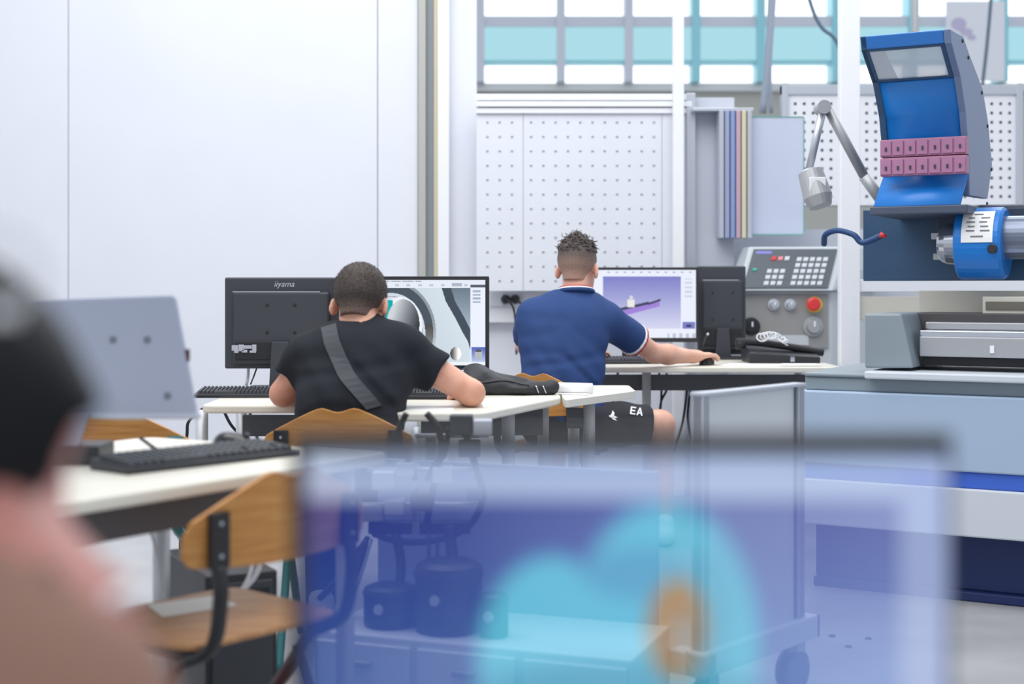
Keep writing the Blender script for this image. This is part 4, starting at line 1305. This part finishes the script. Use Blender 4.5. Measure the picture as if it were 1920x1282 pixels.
lt = thing('lathe', LF @ Vector((0.7, 0.4, 0)), 'large lathe with blue raised hood, steel chuck and pale grey cabinet', 'lathe')
UR = 1.75
def LZ(z0, z1, v0, v1, m, name, u0=0.0, u1=UR, bevel=0.006):
    return MB(LF).box(u0, u1, v0, v1, z0, z1).build(name, m, lt, bevel=bevel)
LZ(0.0, 0.035, 0.10, 0.9, NAVYD, 'kick_plate', 0.03)
LZ(0.035, 0.245, 0.13, 0.9, NAVYD, 'plinth', 0.03)
LZ(0.245, 0.412, 0.0, 0.95, LATHEW, 'lower_cabinet')
LZ(0.412, 0.470, 0.012, 0.94, STRIPE, 'blue_stripe', 0.01)
LZ(0.470, 0.735, 0.0, 0.95, mat('machine_blue_grey', (166, 186, 210), 0.45), 'upper_cabinet')
LZ(0.735, 0.785, 0.03, 0.92, LATHEG, 'tray_lip', 0.02)
uT = UU(1620, -0.02)
LZ(0.785, 0.812, -0.02, 0.95, LATHEW, 'chip_tray', uT)
LZ(0.785, 0.800, 0.02, 0.95, LATHEG, 'end_deck', 0.02, uT - 0.002)
# end casting with slanted flank
v = 0.05
pts = [(1621, 588), (1690, 588), (1712, 690), (1621, 690)]
fr = [(UU(a, v), v, max(ZZ(b, UU(a, v), v), 0.812)) for a, b in pts]
MB(LF).prism(fr, [(a + 0.0, 0.55, b) for a, _, b in fr]).build('end_casting', LATHEG, lt, bevel=0.008)
# bed with ways
LB(1712, 2200, 672, 690, 0.16, 0.5, BLACKM, 'bed_slot', lt)
LB(1724, 2200, 634, 673, 0.12, 0.42, STEEL, 'bed', lt)
LB(1724, 2200, 622, 634, 0.14, 0.40, CHROME, 'slideway', lt)
LB(1706, 2200, 588, 622, 0.30, 0.60, mat('dark_carriage', (74, 72, 74), 0.5), 'carriage', lt)
LB(1735, 2200, 606, 620, 0.26, 0.34, STEEL, 'feed_shaft', lt)
LB(1856, 1864, 648, 662, 0.116, 0.121, WHITE2, 'size_plate', lt, 0)
LB(1722, 2200, 545, 589, 0.50, 0.70, CREAM, 'cross_cover', lt)
LB(1842, 2200, 556, 596, 0.34, 0.5, CREAM, 'saddle', lt)
LB(1848, 2200, 566, 582, 0.335, 0.36, mat('saddle_gap', (110, 106, 96), 0.6), 'saddle_slot', lt, 0.001)
# splash panel behind the chuck
LB(1618, 2200, 386, 526, 0.62, 0.66, NAVY, 'splash_panel', lt)
LB(1750, 2200, 380, 470, 0.56, 0.62, mat('headstock_slate', (60, 72, 92), 0.5), 'headstock', lt, 0.02)
# coolant hose
hp = [P(1618, 455, 5.6), P(1600, 440, 5.62), P(1570, 432, 5.66), P(1548, 440, 5.7), P(1545, 458, 5.75)]
MB().tube(spline([P(1655, 441, 5.55)] + hp), 0.012, 8).build('coolant_hose', mat('blue_hose', (30, 70, 120), 0.5), lt, smooth=True)
MB().tube([P(1650, 440, 5.55), P(1662, 443, 5.54)], [0.013, 0.006], 8).build('hose_nozzle', REDP, lt, smooth=True)
# chuck and spindle along u
vc = 0.36
ua, ub, uc, ud = UU(1762, vc), UU(1802, vc), UU(1890, vc), UU(2150, vc)
dC = (LF @ Vector((ub, vc, 0))).y
zc = PZ(457, dC)
pm = dC / FPX
ck = MB(LF).lathe((ua, vc, zc), (1, 0, 0), [(0, 0.02), (0, 30 * pm), (0.01, 34 * pm), (0.03, 38 * pm), (ub - ua, 40 * pm)], 32).build('chuck', CHROME, lt, bevel=0.002)
for a in (0.4, 2.5, 4.6):
    y, z = math.cos(a) * 24 * pm, math.sin(a) * 24 * pm
    MB(LF).box(ua - 0.02, ua + 0.01, vc + y - 0.015, vc + y + 0.015, zc + z - 0.012, zc + z + 0.012).build('jaw', STEEL, ck, bevel=0.002)
cv = MB(LF).lathe((ub - 0.004, vc, zc), (1, 0, 0), [(0, 40 * pm), (0, 64 * pm), (0.006, 67 * pm), (uc - ub - 0.01, 67 * pm), (uc - ub, 62 * pm), (uc - ub, 30 * pm)], 40).build('chuck_cover', LATHEB, lt, bevel=0.002)
MB(LF).lathe((uc - 0.02, vc, zc + 0.02), (1, 0, 0), [(0, 40 * pm), (ud - uc, 40 * pm)], 32).build('spindle', mat('spindle_steel', (120, 128, 146), 0.3, 0.6), lt, smooth=False)
kn = MB(LF).lathe(((ub + uc) / 2 + 0.055, vc - 67 * pm, zc - 12 * pm), (0, -1, 0), [(-0.01, 0.016), (0.012, 0.018), (0.016, 0.014)], 18).build('knob', BLACKP, cv, smooth=False)
# printed plate on the cover, curved with it
q = MB(LF); u0, u1 = UU(1816, vc), UU(1874, vc)
vs, n = [], 9
for k in range(n):
    a = math.radians(np.interp(k, [0, n - 1], [58, 0]))
    for u in (u0, u1): vs.append((u, vc - math.cos(a) * 68.5 * pm, zc + math.sin(a) * 68.5 * pm))
pl = q.add(vs, [(2 * k, 2 * k + 1, 2 * k + 3, 2 * k + 2) for k in range(n - 1)]).build('printed_plate', PAPER, cv)
q = MB(LF)
for r, c0, c1 in ((8, .3, .7), (17, .15, .42), (17, .6, .9), (24, .2, .42), (24, .6, .85), (32, .15, .42), (32, .55, .8), (40, .2, .4), (40, .6, .88), (48, .35, .65)):
    a0, a1 = math.radians(r), math.radians(r + 2.4)
    q.add([(u0 + (u1 - u0) * c, vc - math.cos(a) * 69.2 * pm, zc + math.sin(a) * 69.2 * pm) for a, c in ((a0, c0), (a0, c1), (a1, c1), (a1, c0))], [(0, 1, 2, 3)])
q.build('print', mat('grey_print', (120, 120, 128), 0.6), pl)
# hood: profile v_front(y), right flank seen from outside
prof = [(62, 0.0), (88, 0.02), (150, 0.17), (215, 0.26), (300, 0.32), (370, 0.33)]
uL, uRt = UU(1612, 0.0), UU(1768, 0.0)
def hz(y, v_): return ZZ(y, (uL + uRt) / 2, v_)
front = [(v_, hz(y, v_)) for y, v_ in prof]
rear = [(v_ + o, hz(y - 4, v_)) for (y, v_), o in zip(prof, (0.22, 0.30, 0.40, 0.42, 0.44, 0.34))]
for nm, u in (('left_flank', uL), ('right_flank', uRt)):
    outl = front + rear[::-1]
    o_ = MB(LF).prism([(u, a, b) for a, b in outl], [(u + 0.025, a, b) for a, b in outl]).build(nm, mat('hood_flank_blue_grey', (112, 130, 164), 0.4) if nm == 'right_flank' else NAVY, lt, bevel=0.004)
    if nm == 'right_flank':
        for a, b in rear[::1]:
            MB(LF).lathe((u + 0.024, a - 0.02, b - 0.02), (1, 0, 0), [(0, 0.008), (0.005, 0.006)], 10).build('screw', BLACKM, o_)
MB(LF).prism([(uL, a, b) for a, b in (front[0], front[1], (front[1][0] + 0.02, front[1][1]), (rear[0][0], rear[0][1] - 0.02), rear[0])],
             [(uRt, a, b) for a, b in (front[0], front[1], (front[1][0] + 0.02, front[1][1]), (rear[0][0], rear[0][1] - 0.02), rear[0])]).build('hood_top', LATHEB2, lt, bevel=0.005)
# window in the hood, framed
a, b = front[1], front[2]
wfr = MB(LF)
def hp_(u, t, o=0.0): return (u, a[0] + (b[0] - a[0]) * t + o, a[1] + (b[1] - a[1]) * t)
for (s0, s1, t0, t1) in ((0, 1, 0, .06), (0, 1, .93, 1), (0, .05, .06, .93), (.95, 1, .06, .93)):
    U0, U1 = uL + (uRt - uL) * s0, uL + (uRt - uL) * s1
    wfr.prism([hp_(U0, t0), hp_(U1, t0), hp_(U1, t1), hp_(U0, t1)], [hp_(U0, t0, .02), hp_(U1, t0, .02), hp_(U1, t1, .02), hp_(U0, t1, .02)])
wfr.build('window_frame', NAVY, lt)
wpn = MB(LF).prism([hp_(uL + .01, .05, .008), hp_(uRt - .01, .05, .008), hp_(uRt - .01, .95, .008), hp_(uL + .01, .95, .008)],
                   [hp_(uL + .01, .05, .012), hp_(uRt - .01, .05, .012), hp_(uRt - .01, .95, .012), hp_(uL + .01, .95, .012)])
wpn.build('window_pane', clear_mat('hood_glass', (222, 230, 238), 0.35, 0.15), lt)
# curved blue shield below the window and the ledge
sh_ = MB(LF); vs = []
cur = [front[2], front[3], front[4], (0.32, hz(330, .32)), (0.26, hz(352, .26)), (0.18, hz(386, .18))]
for (vv, zz_) in cur:
    for u in (uL, uRt + 0.02): vs.append((u, vv + 0.01, zz_))
sh_.add(vs, [(2 * k, 2 * k + 1, 2 * k + 3, 2 * k + 2) for k in range(len(cur) - 1)]).build('shield', LATHEB, lt, solid=0.008, smooth=True)
MB(LF).box(uL - 0.01, uRt + 0.05, 0.17, 0.62, hz(386, .18) - 0.03, hz(386, .18)).build('hood_sill', mat('sill_slate', (70, 80, 100), 0.5), lt, bevel=0.004)
# drawer strips in front of the shield
for j, (y0, y1, lab) in enumerate(((292, 258, 'upper pink drawer strip inside the blue hood'), (328, 293, 'lower pink drawer strip inside the blue hood'))):
    vv = 0.215 if j == 0 else 0.212
    a0, a1 = UU(1650, vv), UU(1812, vv)
    z0, z1 = ZZ(y0, (a0 + a1) / 2, vv), ZZ(y1, (a0 + a1) / 2, vv)
    st = thing('drawer_strip', LF @ Vector(((a0 + a1) / 2, vv, z0)), lab, 'drawer unit', 'pink drawer strips in the hood')
    MB(LF).box(a0, a1, vv, vv + 0.05, z0, z1 - 0.001).build('body', SALMON, st, bevel=0.003)
    for k in range(7):
        w_ = (a1 - a0) / 7
        dr = MB(LF).box(a0 + k * w_ + .003, a0 + (k + 1) * w_ - .003, vv - 0.006, vv + 0.001, z0 + .006, z1 - .008).build('drawer', SALMON2, st, bevel=0.001)
        MB(LF).box(a0 + (k + .45) * w_, a0 + (k + .6) * w_, vv - 0.010, vv - 0.005, z0 + .022, z0 + .036).build('pull', GREYP, dr)

# work lamp on the end of the lathe
D = 5.75
wl = thing('work_lamp', P(1600, 400, D + .1), 'grey jointed work lamp beside the blue hood', 'lamp')
def bar(a, b, r, nm, m=STEEL, par=wl): return MB().tube([a, b], r, 10).build(nm, m, par, smooth=True)
bar(P(1660, 386, D), P(1620, 330, D), 0.024, 'lower_arm'); bar(P(1620, 330, D), P(1548, 196, D), 0.020, 'upper_arm')
bar(P(1545, 196, D - .02), P(1517, 318, D - .02), 0.016, 'drop_arm', ALU)
MB().lathe(P(1546, 200, D - .05), (0, 1, 0), [(0, .028), (.08, .028)], 20).build('elbow', STEEL, wl)
MB().lathe(P(1519, 322, D - .02), Vector((0.25, -0.25, -1)), [(-.01, .03), (.0, .05), (.11, .058), (.15, .045)], 24).build('lamp_head', STEEL, wl, smooth=False)
MB().box(PX(1510, D), PX(1540, D), D - .085, D - .075, PZ(362, D), PZ(335, D)).build('louvre', WHITE2, wl, bevel=0.002)

# ------------------------------------------------------------------ control console behind the telephone
D = 7.35
cs = thing('control_console', (PX(1490, D), D + .2, 0), 'grey machine control console with keypad and red emergency button', 'control console')
CW = mat('console_shell', (196, 202, 208), 0.4)
CF = mat('console_face', (84, 92, 100), 0.4)
CG = mat('console_lower_face', (150, 150, 150), 0.5)
def cp(px, py, dv=0.0):
    return tuple(P(px, py, D) + Vector((0, dv, 0)))
MB().prism([cp(1385, 545), cp(1560, 545), cp(1560, 790), cp(1385, 790)], [cp(1385, 545, .4), cp(1700, 545, .4), cp(1700, 790, .4), cp(1385, 790, .4)]).build('body', CW, cs, bevel=0.006)
MB().box(PX(1400, D), PX(1550, D), D + .05, D + .35, 0, PZ(789, D)).build('pedestal', CW, cs)
MB().prism([cp(1380, 545, -.06), cp(1556, 545, -.06), cp(1592, 462, .06), cp(1408, 462, .06)], [cp(1380, 545, .3), cp(1690, 545, .3), cp(1702, 462, .3), cp(1408, 462, .3)]).build('top_housing', CW, cs, bevel=0.006)
def slope(px, t, o):
    """a point on the sloping face: t 0 at its bottom, 1 at its top"""
    y = 545 - 83 * t
    return Vector(cp(px + 30 * t, y, -.06 + .12 * t)) + Vector((0, -o * .86, o * .5))
fc_ = MB().prism([slope(1388, .05, .002), slope(1546, .05, .002), slope(1546, .93, .002), slope(1388, .93, .002)],
                 [slope(1388, .05, .008), slope(1546, .05, .008), slope(1546, .93, .008), slope(1388, .93, .008)]).build('key_panel', CF, cs)
KM = mat('key_pale', (206, 210, 216), 0.5)
def key(px, t, w_, h_, m=KM):
    MB().prism([slope(px, t, .007), slope(px + w_, t, .007), slope(px + w_, t + h_, .007), slope(px, t + h_, .007)],
               [slope(px + .6, t + .01, .014), slope(px + w_ - .6, t + .01, .014), slope(px + w_ - .6, t + h_ - .01, .014), slope(px + .6, t + h_ - .01, .014)]).build('key', m, fc_)
for r in range(5):
    for c in range(5):
        key(1474 + c * 12.4, .10 + r * .135, 9.5, .10)
for r in range(3):
    for c in range(3):
        key(1424 + c * 12.4, .10 + r * .135, 9.5, .10)
for c, m in enumerate((REDP, mat('key_pink', (220, 140, 150), .5), KM)): key(1426 + c * 12.4, .66, 9.5, .10, m)
key(1396, .42, 9, .07, mat('key_green', (60, 170, 150), .4))
MB().prism([slope(1394, .82, .007), slope(1424, .82, .007), slope(1424, .88, .007), slope(1394, .88, .007)], [slope(1394, .82, .009), slope(1424, .82, .009), slope(1424, .88, .009), slope(1394, .88, .009)]).build('name_strip', mat('violet_strip', (130, 130, 210), .4), fc_)
MB().box(PX(1392, D), PX(1552, D), D - .012, D + .002, PZ(652, D), PZ(552, D)).build('dial_panel', CG, cs, bevel=0.002)
for (x, y, r, m, nm) in ((1450, 571, 11, ALU, 'selector_knob'), (1481, 571, 11, ALU, 'selector_knob'), (1524, 612, 19, STEEL, 'hand_dial'), (1408, 612, 17, BLACKP, 'hand_dial')):
    k_ = MB().lathe(P(x, y, D - .012), (0, -1, 0), [(0, r * D / FPX), (.012, r * D / FPX), (.014, r * .7 * D / FPX), (.035, r * .6 * D / FPX)], 24).build(nm, m, cs)
    MB().box(PX(x - 1.5, D), PX(x + 1.5, D), D - .05, D - .046, PZ(y, D), PZ(y - r * .55, D)).build('pointer', WHITE2, k_)
MB().lathe(P(1526, 571, D - .012), (0, -1, 0), [(0, .041), (.012, .041), (.014, .03)], 24).build('yellow_ring', YELLOW, cs)
MB().lathe(P(1523, 570, D - .024), (0, -1, 0), [(0, .022), (.02, .022), (.025, .036), (.04, .036), (.046, .025)], 24).build('emergency_button', REDP, cs)
MB().box(PX(1440, D), PX(1515, D), D - .016, D - .011, PZ(648, D), PZ(628, D)).build('plate', CW, cs)

# ------------------------------------------------------------------ wheeled panel stand with flip panels
S0, S1 = Vector((0.475, 3.58, 0)), Vector((0.80, 3.95, 0))
sd = (S1 - S0).normalized(); sn = Vector((-sd.y, sd.x, 0))
SF = Matrix(((sd.x, sn.x, 0, S0.x), (sd.y, sn.y, 0, S0.y), (0, 0, 1, 0), (0, 0, 0, 1)))
SL = (S1 - S0).length
stn = thing('panel_stand', S0.lerp(S1, 0.5), 'aluminium panel stand on casters in front of the lathe cabinet', 'panel stand')
ztop = PZ(172, 3.58)
def prof_post(u, z0, z1, nm='post'):
    q = MB(SF)
    q.box(u - .016, u + .016, -.012, .012, z0, z1)
    for o in (-.016, -.004, .008): q.box(u + o, u + o + .006, -.018, .018, z0, z1)
    return q.build(nm, ALU, stn)
prof_post(0.0, 0.20, 0.84); prof_post(SL - 0.02, 0.20, 0.84)
MB(SF).box(0.018, SL - .04, -.004, .004, 0.20, 0.838).build('lower_panel', mat('stand_panel', (206, 212, 220), 0.5), stn, bevel=0.001)
MB(SF).box(-.02, SL, -.02, .02, 0.838, 0.848).build('top_profile', ALU, stn, bevel=0.002)
MB(SF).box(-.03, SL + .05, -.03, .03, 0.135, 0.20).build('base_beam', LATHEW, stn, bevel=0.005)
MB(SF).box(SL + .05, SL + .056, -.03, .03, 0.137, 0.198).build('end_cap', GREYP, stn, bevel=0.002)
MB(SF).box(-.03, .03, -.03, .08, 0.135, 0.195).build('foot_beam', LATHEW, stn, bevel=0.005)
for (u, v_) in ((SL - .03, 0.0), (0.03, 0.0)):
    cst = MB(SF).box(u - .022, u + .022, v_ - .022, v_ + .022, 0.10, 0.136).build('caster', STEEL, stn, bevel=0.003)
    for o in (-.024, .010):
        MB(SF).lathe((u - .01, v_ + o, 0.058), (0, 1, 0), [(0, .045), (.003, .057), (.012, .057), (.015, .045)], 28).build('wheel', mat('caster_wheel', (70, 82, 110), .4), cst)
# flip panels hung at the end of the big perforated board
D = 7.56
fp = thing('flip_panel_rack', P(1380, 446, D), 'rack of coloured flip panels hanging at the end of the large perforated board', 'panel rack')
MB().box(PX(1300, D), PX(1414, D), D + .02, D + .16, PZ(207, D), PZ(201, D)).build('hanger', ALU, fp, bevel=0.002)
for k, c in enumerate(((176, 182, 198), (150, 160, 190), (132, 150, 198), (190, 160, 178), (206, 200, 170), (178, 182, 194))):
    x_, z1, z0 = PX(1349 + 10.5 * k, D), PZ(207, D), PZ(446, D)
    MB().box(x_, x_ + .024, D, D + .14, z0, z1).build('flip_panel', mat('flip_%d' % k, c, 0.4), fp, bevel=0.003)
x0, x1 = PX(1413, D), PX(1510, D)
gp = MB().box(x0, x1, D + .05, D + .056, PZ(438, D), PZ(218, D)).build('open_panel', clear_mat('milky_sheet', (206, 212, 232), 0.22, 0.15), fp)
ge = MB()
t_ = .005
for b_ in ((x0, x1, PZ(218, D), PZ(218, D) + t_), (x0, x1, PZ(438, D) - t_, PZ(438, D)), (x1, x1 + t_, PZ(438, D), PZ(218, D))):
    ge.box(b_[0], b_[1], D + .047, D + .06, b_[2], b_[3])
ge.build('green_edge', mat('green_edge', (96, 170, 160), .3), gp)

# ------------------------------------------------------------------ low cabinet with canisters and hoses
K0, K1 = Vector((PX(590, 3.58), 3.58, 0)), Vector((PX(1185, 3.29), 3.29, 0))
kd = (K1 - K0).normalized(); kn_ = Vector((-kd.y, kd.x, 0))
KF = Matrix(((kd.x, kn_.x, 0, K0.x), (kd.y, kn_.y, 0, K0.y), (0, 0, 1, 0), (0, 0, 0, 1)))
KL = (K1 - K0).length
ZK = 0.25
lc = thing('low_cabinet', K0.lerp(K1, .5), 'low white cabinet with small handles and a pale back panel', 'cabinet')
MB(KF).box(0, KL, 0.0, 0.36, 0.0, ZK).build('body', LATHEW, lc, bevel=0.006)
MB(KF).box(0, KL * .96, 0.36, 0.375, 0.0, 0.64).build('back_panel', mat('blue_grey_panel', (150, 158, 190), .5), lc, bevel=0.003)
for i in range(3):
    dr = MB(KF).box(.01 + i * KL / 3, (i + 1) * KL / 3 - .01, -.012, 0.0, 0.02, ZK - .02).build('drawer', LATHEW, lc, bevel=0.003)
    MB(KF).box((i + .4) * KL / 3, (i + .6) * KL / 3, -.03, -.012, ZK - .075, ZK - .06).build('handle', STEEL, dr, bevel=0.003)
DKB = mat('blue_black_plastic', (36, 42, 58), 0.4)
def canister(u, v_, r, h_, label, dome=True):
    c = thing('canister', KF @ Vector((u, v_, ZK)), label, 'canister', 'dark canisters on the low cabinet')
    MB(KF).lathe((u, v_, ZK), (0, 0, 1), [(0, r * .96), (.01, r), (h_ * .75, r), (h_ * .76, r * 1.04), (h_ * .82, r * 1.04)], 32).build('drum', DKB, c, smooth=False)
    MB(KF).lathe((u, v_, ZK + h_ * .82), (0, 0, 1), [(0, r * 1.02), (h_ * .09, r * .96), (h_ * .15, r * .75), (h_ * .18, r * .3)], 32).build('lid', BLACKP, c, smooth=False)
    MB(KF).lathe((u, v_ - r - .002, ZK + h_ * .5), (0, -1, 0), [(0, .014), (.006, .012)], 16).build('badge', ALU, c)
    return c
canister(0.155, 0.12, 0.070, 0.105, 'small dark canister nearest the striding tripod leg')
canister(0.315, 0.12, 0.085, 0.180, 'largest dark canister with domed lid, middle of the cabinet')
canister(0.445, 0.10, 0.036, 0.110, 'slim dark canister beside the largest one')
hsd = thing('hose_stand', KF @ Vector((.25, .24, ZK)), 'tripod with black hoses and small valve blocks above the canisters', 'hose stand')
def kp(px, py, v_):
    k = (px - 960) / FPX
    u = (k * (K0.y + kn_.y * v_) - K0.x - kn_.x * v_) / (kd.x - k * kd.y)
    d = K0.y + kd.y * u + kn_.y * v_
    return Vector((PX(px, d), d, PZ(py, d)))
def leg_(pts, r, m, nm): return MB().tube(spline(pts), r, 8).build(nm, m, hsd, smooth=True)
b1 = kp(615, 1185, .06); b1.z = ZK + .008
leg_([kp(690, 1010, .2), kp(655, 1100, .15), b1], .011, BLACKP, 'leg')
b2 = kp(640, 1185, .14); b2.z = ZK + .008
leg_([kp(695, 1010, .2), kp(668, 1100, .17), b2], .007, ALU, 'leg')
b3 = kp(600, 1150, .28); b3.z = ZK + .012
leg_([kp(690, 1010, .2), kp(640, 1080, .25), b3], .010, BLACKP, 'leg')
leg_([kp(742, 1000, .2), kp(752, 1060, .18), kp(744, 1128, .14)], .013, RUBBER, 'hose')
leg_([kp(842, 985, .2), kp(848, 1040, .18), kp(858, 1104, .14)], .016, RUBBER, 'hose')
for x in (804, 820): leg_([kp(x, 1000, .2), kp(x, 1060, .18), kp(x, 1104, .14)], .005, GREYP, 'rod')
leg_([kp(700, 1000, .2), kp(750, 1015, .2), kp(820, 1012, .2), kp(880, 985, .2), kp(905, 930, .2), kp(890, 870, .2), kp(870, 800, .2)], .009, RUBBER, 'hose')
leg_([kp(725, 838, .2), kp(745, 810, .2), kp(762, 775, .2), kp(745, 815, .2), kp(760, 850, .2), kp(780, 900, .2)], .008, RUBBER, 'hose')
leg_([kp(800, 775, .2), kp(820, 800, .2), kp(828, 840, .2), kp(815, 900, .2), kp(800, 980, .2)], .009, RUBBER, 'hose')
leg_([kp(840, 800, .2), kp(835, 850, .2), kp(815, 870, .2), kp(800, 900, .2)], .007, RUBBER, 'hose')
MB().box(*sum(((lambda a, b: (a.x, b.x, a.y, a.y + .05))(kp(690, 1000, .2), kp(880, 1000, .2)),), ()), kp(780, 1008, .2).z, kp(780, 985, .2).z).build('crossbar', BLACKP, hsd, bevel=0.004)
MB().tube([kp(780, 1000, .23), kp(780, 800, .23)], .010, 8).build('mast', ALU, hsd, smooth=True)
for (x, y, s_, m) in ((720, 900, .03, ALU), (700, 960, .028, STEEL), (760, 880, .024, ALU), (865, 795, .03, GREYP), (905, 800, .024, ALU), (880, 840, .028, GREYP), (830, 890, .026, ALU), (790, 940, .028, GREYP), (890, 925, .02, NAVY), (740, 950, .026, ALU), (640, 960, .03, ALU)):
    c = kp(x, y, .2)
    MB().box(c.x - s_, c.x + s_, c.y - .02, c.y + .03, c.z - s_ * .8, c.z + s_ * .8).build('valve_block', m, hsd, bevel=0.004)
for (y, xa, xb) in ((880, 690, 900), (945, 640, 895), (815, 780, 915)):
    MB().tube([kp(xa, y, .225), kp(xb, y, .225)], .006, 8).build('rail', ALU, hsd, smooth=True)

# ------------------------------------------------------------------ foreground: display and person close to the camera
D = 0.90
fd = [(-0.95, 0.35), (0.55, 0.35), (0.55, 1.12), (-0.95, 1.12)]
desk('front desk carrying the large see-through display', fd, 0.74, [(-0.88, 0.42), (0.48, 0.42), (-0.88, 1.05), (0.48, 1.05)], r=0.03)
dm = thing('display', (PX(1165, D), D + .02, 0.74), 'large blurred display closest to the camera with a cyan part on blue', 'display')
X0, X1, Zt, Zb = PX(548, D), PX(1782, D), PZ(812, D), 0.765
def paintf(U, V):
    x = 575 + (1776 - 575) * U
    y = 853 + (PYB - 853) * V
    img = np.zeros(U.shape + (3,))
    t = np.clip((x - 600) / 1100, 0, 1)
    g = np.clip((y - 940) / 300, 0, 1)
    img[:] = np.stack([44 + 78 * t + 14 * g, 60 + 72 * t + 30 * g, 142 + 56 * t + 24 * g], -1)
    def soft(mask, c, a=1.0):
        m = (np.clip(mask, 0, 1) * a)[..., None]
        img[:] = img * (1 - m) + np.array(c) * m
    def e(cx, cy, rx, ry): return np.sqrt(((x - cx) / rx) ** 2 + ((y - cy) / ry) ** 2)
    lobe = np.clip((1.0 - e(1035, 1240, 150, 215)) * 7, 0, 1)
    arch = np.clip((1.0 - e(1245, 1210, 190, 290)) * 7, 0, 1)
    soft(np.maximum(lobe, arch), (104, 206, 236))
    soft(np.clip((1 - e(1200, 1075, 130, 60)) * 3, 0, 1), (84, 160, 205), .6)
    soft(np.clip((1 - e(1330, 1150, 60, 150)) * 3, 0, 1), (100, 170, 205), .5)
    soft(np.clip((1 - e(1160, 1290, 300, 60)) * 4, 0, 1), (60, 160, 196), .7)
    soft(np.clip((1 - e(1270, 1180, 62, 105)) * 5, 0, 1), (176, 128, 52))
    soft(np.clip((1 - e(1285, 1200, 34, 66)) * 3, 0, 1), (150, 150, 150), .8)
    soft((y < 936) * 1.0, (186, 204, 240))
    soft(((y > 872) & (y < 882)) * 1.0, (160, 182, 226))
    soft((x > 1690) * 1.0, (176, 192, 236))
    return img
PYB = HOR + (EYE - Zb) * FPX / D
FF = Matrix.Translation((0, D, 0))
zb_ = 0.014
bz = MB(FF)
for (a, b, c, d_) in ((X0, X1, Zt - .014, Zt), (X0, X1, Zb - .012, Zb), (X0, X0 + .009, Zb, Zt - .014), (X1 - .002, X1, Zb, Zt - .014)):
    bz.box(a, b, -.004, .010, c, d_)
bz.build('bezel', BLACKP, dm)
picture('screen', FF, X0 + .009, X1 - .002, Zb, Zt - .014, 0.0, 200, 100, paintf, screen_mat('display_picture', 0.88, 0.29), dm)
MB(FF).box(-.12 + PX(1165, D), .12 + PX(1165, D), -.03, .12, -D * 0 + 0.74, 0.753).build('stand_base', BLACKP, dm, bevel=0.003)

pf = thing('person', (-0.36, 0.62, 0), 'person with dark hair close to the camera, blurred, wearing a peach top', 'person')
hf = Head(P(-175, 850, 0.80), -0.5, 0.10, 0.98)
nk = P(0, 1185, 0.78)
ff = Field((-0.62, 0.45, 0.60), (-0.12, 1.02, 1.30), 0.007)
ff.cap(nk, hf.at(0.02, -0.02, -0.03), 0.062, 0.060, 0.03)
hf.put(ff)
tc_ = P(-240, 1430, 0.74)
ff.ell(tc_, (0.15, 0.10, 0.12), None, 0.05)
ff.cap(P(-560, 1330, .74), P(-50, 1390, .78), 0.05, 0.046, 0.05)
ff.build('body', mat('skin_rosy', (200, 130, 118), 0.5, c2=(180, 108, 100), vscale=10), pf)
hf.eyes(pf)
fsf = Field((-0.62, 0.45, 0.60), (-0.10, 1.02, 1.0), 0.008)
fsf.ell(tc_, (0.162, 0.112, 0.132), None, 0.05)
fsf.cap(P(-560, 1330, .74), P(-50, 1390, .78), 0.062, 0.056, 0.05)
fsf.ell(nk + Vector((0, 0, 0.01)), (0.085, 0.085, 0.05), None, 0, cut=True)
fsf.build('top', mat('peach_cotton', (156, 118, 102), 0.8, bump=.2, bscale=20), pf)
def linef(y): return np.where(y > 0.03, 0.02 + (y - 0.03) * 0.5, np.where(y > -0.03, -0.022, -0.07))
def lock(f): f.cap(P(40, 760, 0.80), P(222, 838, 0.80), 0.034, 0.013, 0.03)
fhf = hf.hair(0.007, linef, 0.020, lock, 0.0, False)
fhf.build('hair', mat('near_black_hair', (20, 20, 24), 0.6, bump=.4, bscale=60, stretch=(1, 1, .2), spec=0.2), pf)
ring = [nk + Vector((0.072 * math.cos(a), 0.074 * math.sin(a), 0.012 + 0.012 * math.cos(a))) for a in np.linspace(0, 2 * math.pi, 33)]
MB().tube(ring, 0.0045, 8).build('neckline', PAPER, pf, smooth=True)
ec = thing('headset_hoop', P(40, 520, 0.70), 'thin pale headset hoop on the dark blurred head', 'headset')
MB().tube(spline([P(-60, 430, 0.655), P(30, 445, 0.655), P(68, 500, 0.655), P(55, 560, 0.655), P(5, 585, 0.655)]), 0.0013, 8).build('hoop', TUBEG, ec, smooth=True)
MB().lathe(P(5, 585, 0.655), (1, 0, 0), [(-.006, .004), (.006, .004)], 12).build('end_piece', WHITE2, ec)

# anchor bolts in the floor before the lathe
for (x, y, lab) in ((1560, 1193, 'small dark anchor bolt in the floor nearest the stand caster'), (1628, 1198, 'small dark anchor bolt in the floor farthest from the stand caster'),
                    (1591, 1213, 'small dark anchor bolt in the floor between and in front of the other two')):
    d_ = EYE * FPX / (y - HOR)
    tag(MB().lathe((PX(x, d_), d_, 0.0), (0, 0, 1), [(0, .011), (.004, .010), (.006, .006)], 12).build('floor_bolt', GREYP), lab, 'bolt', 'anchor bolts in the floor')
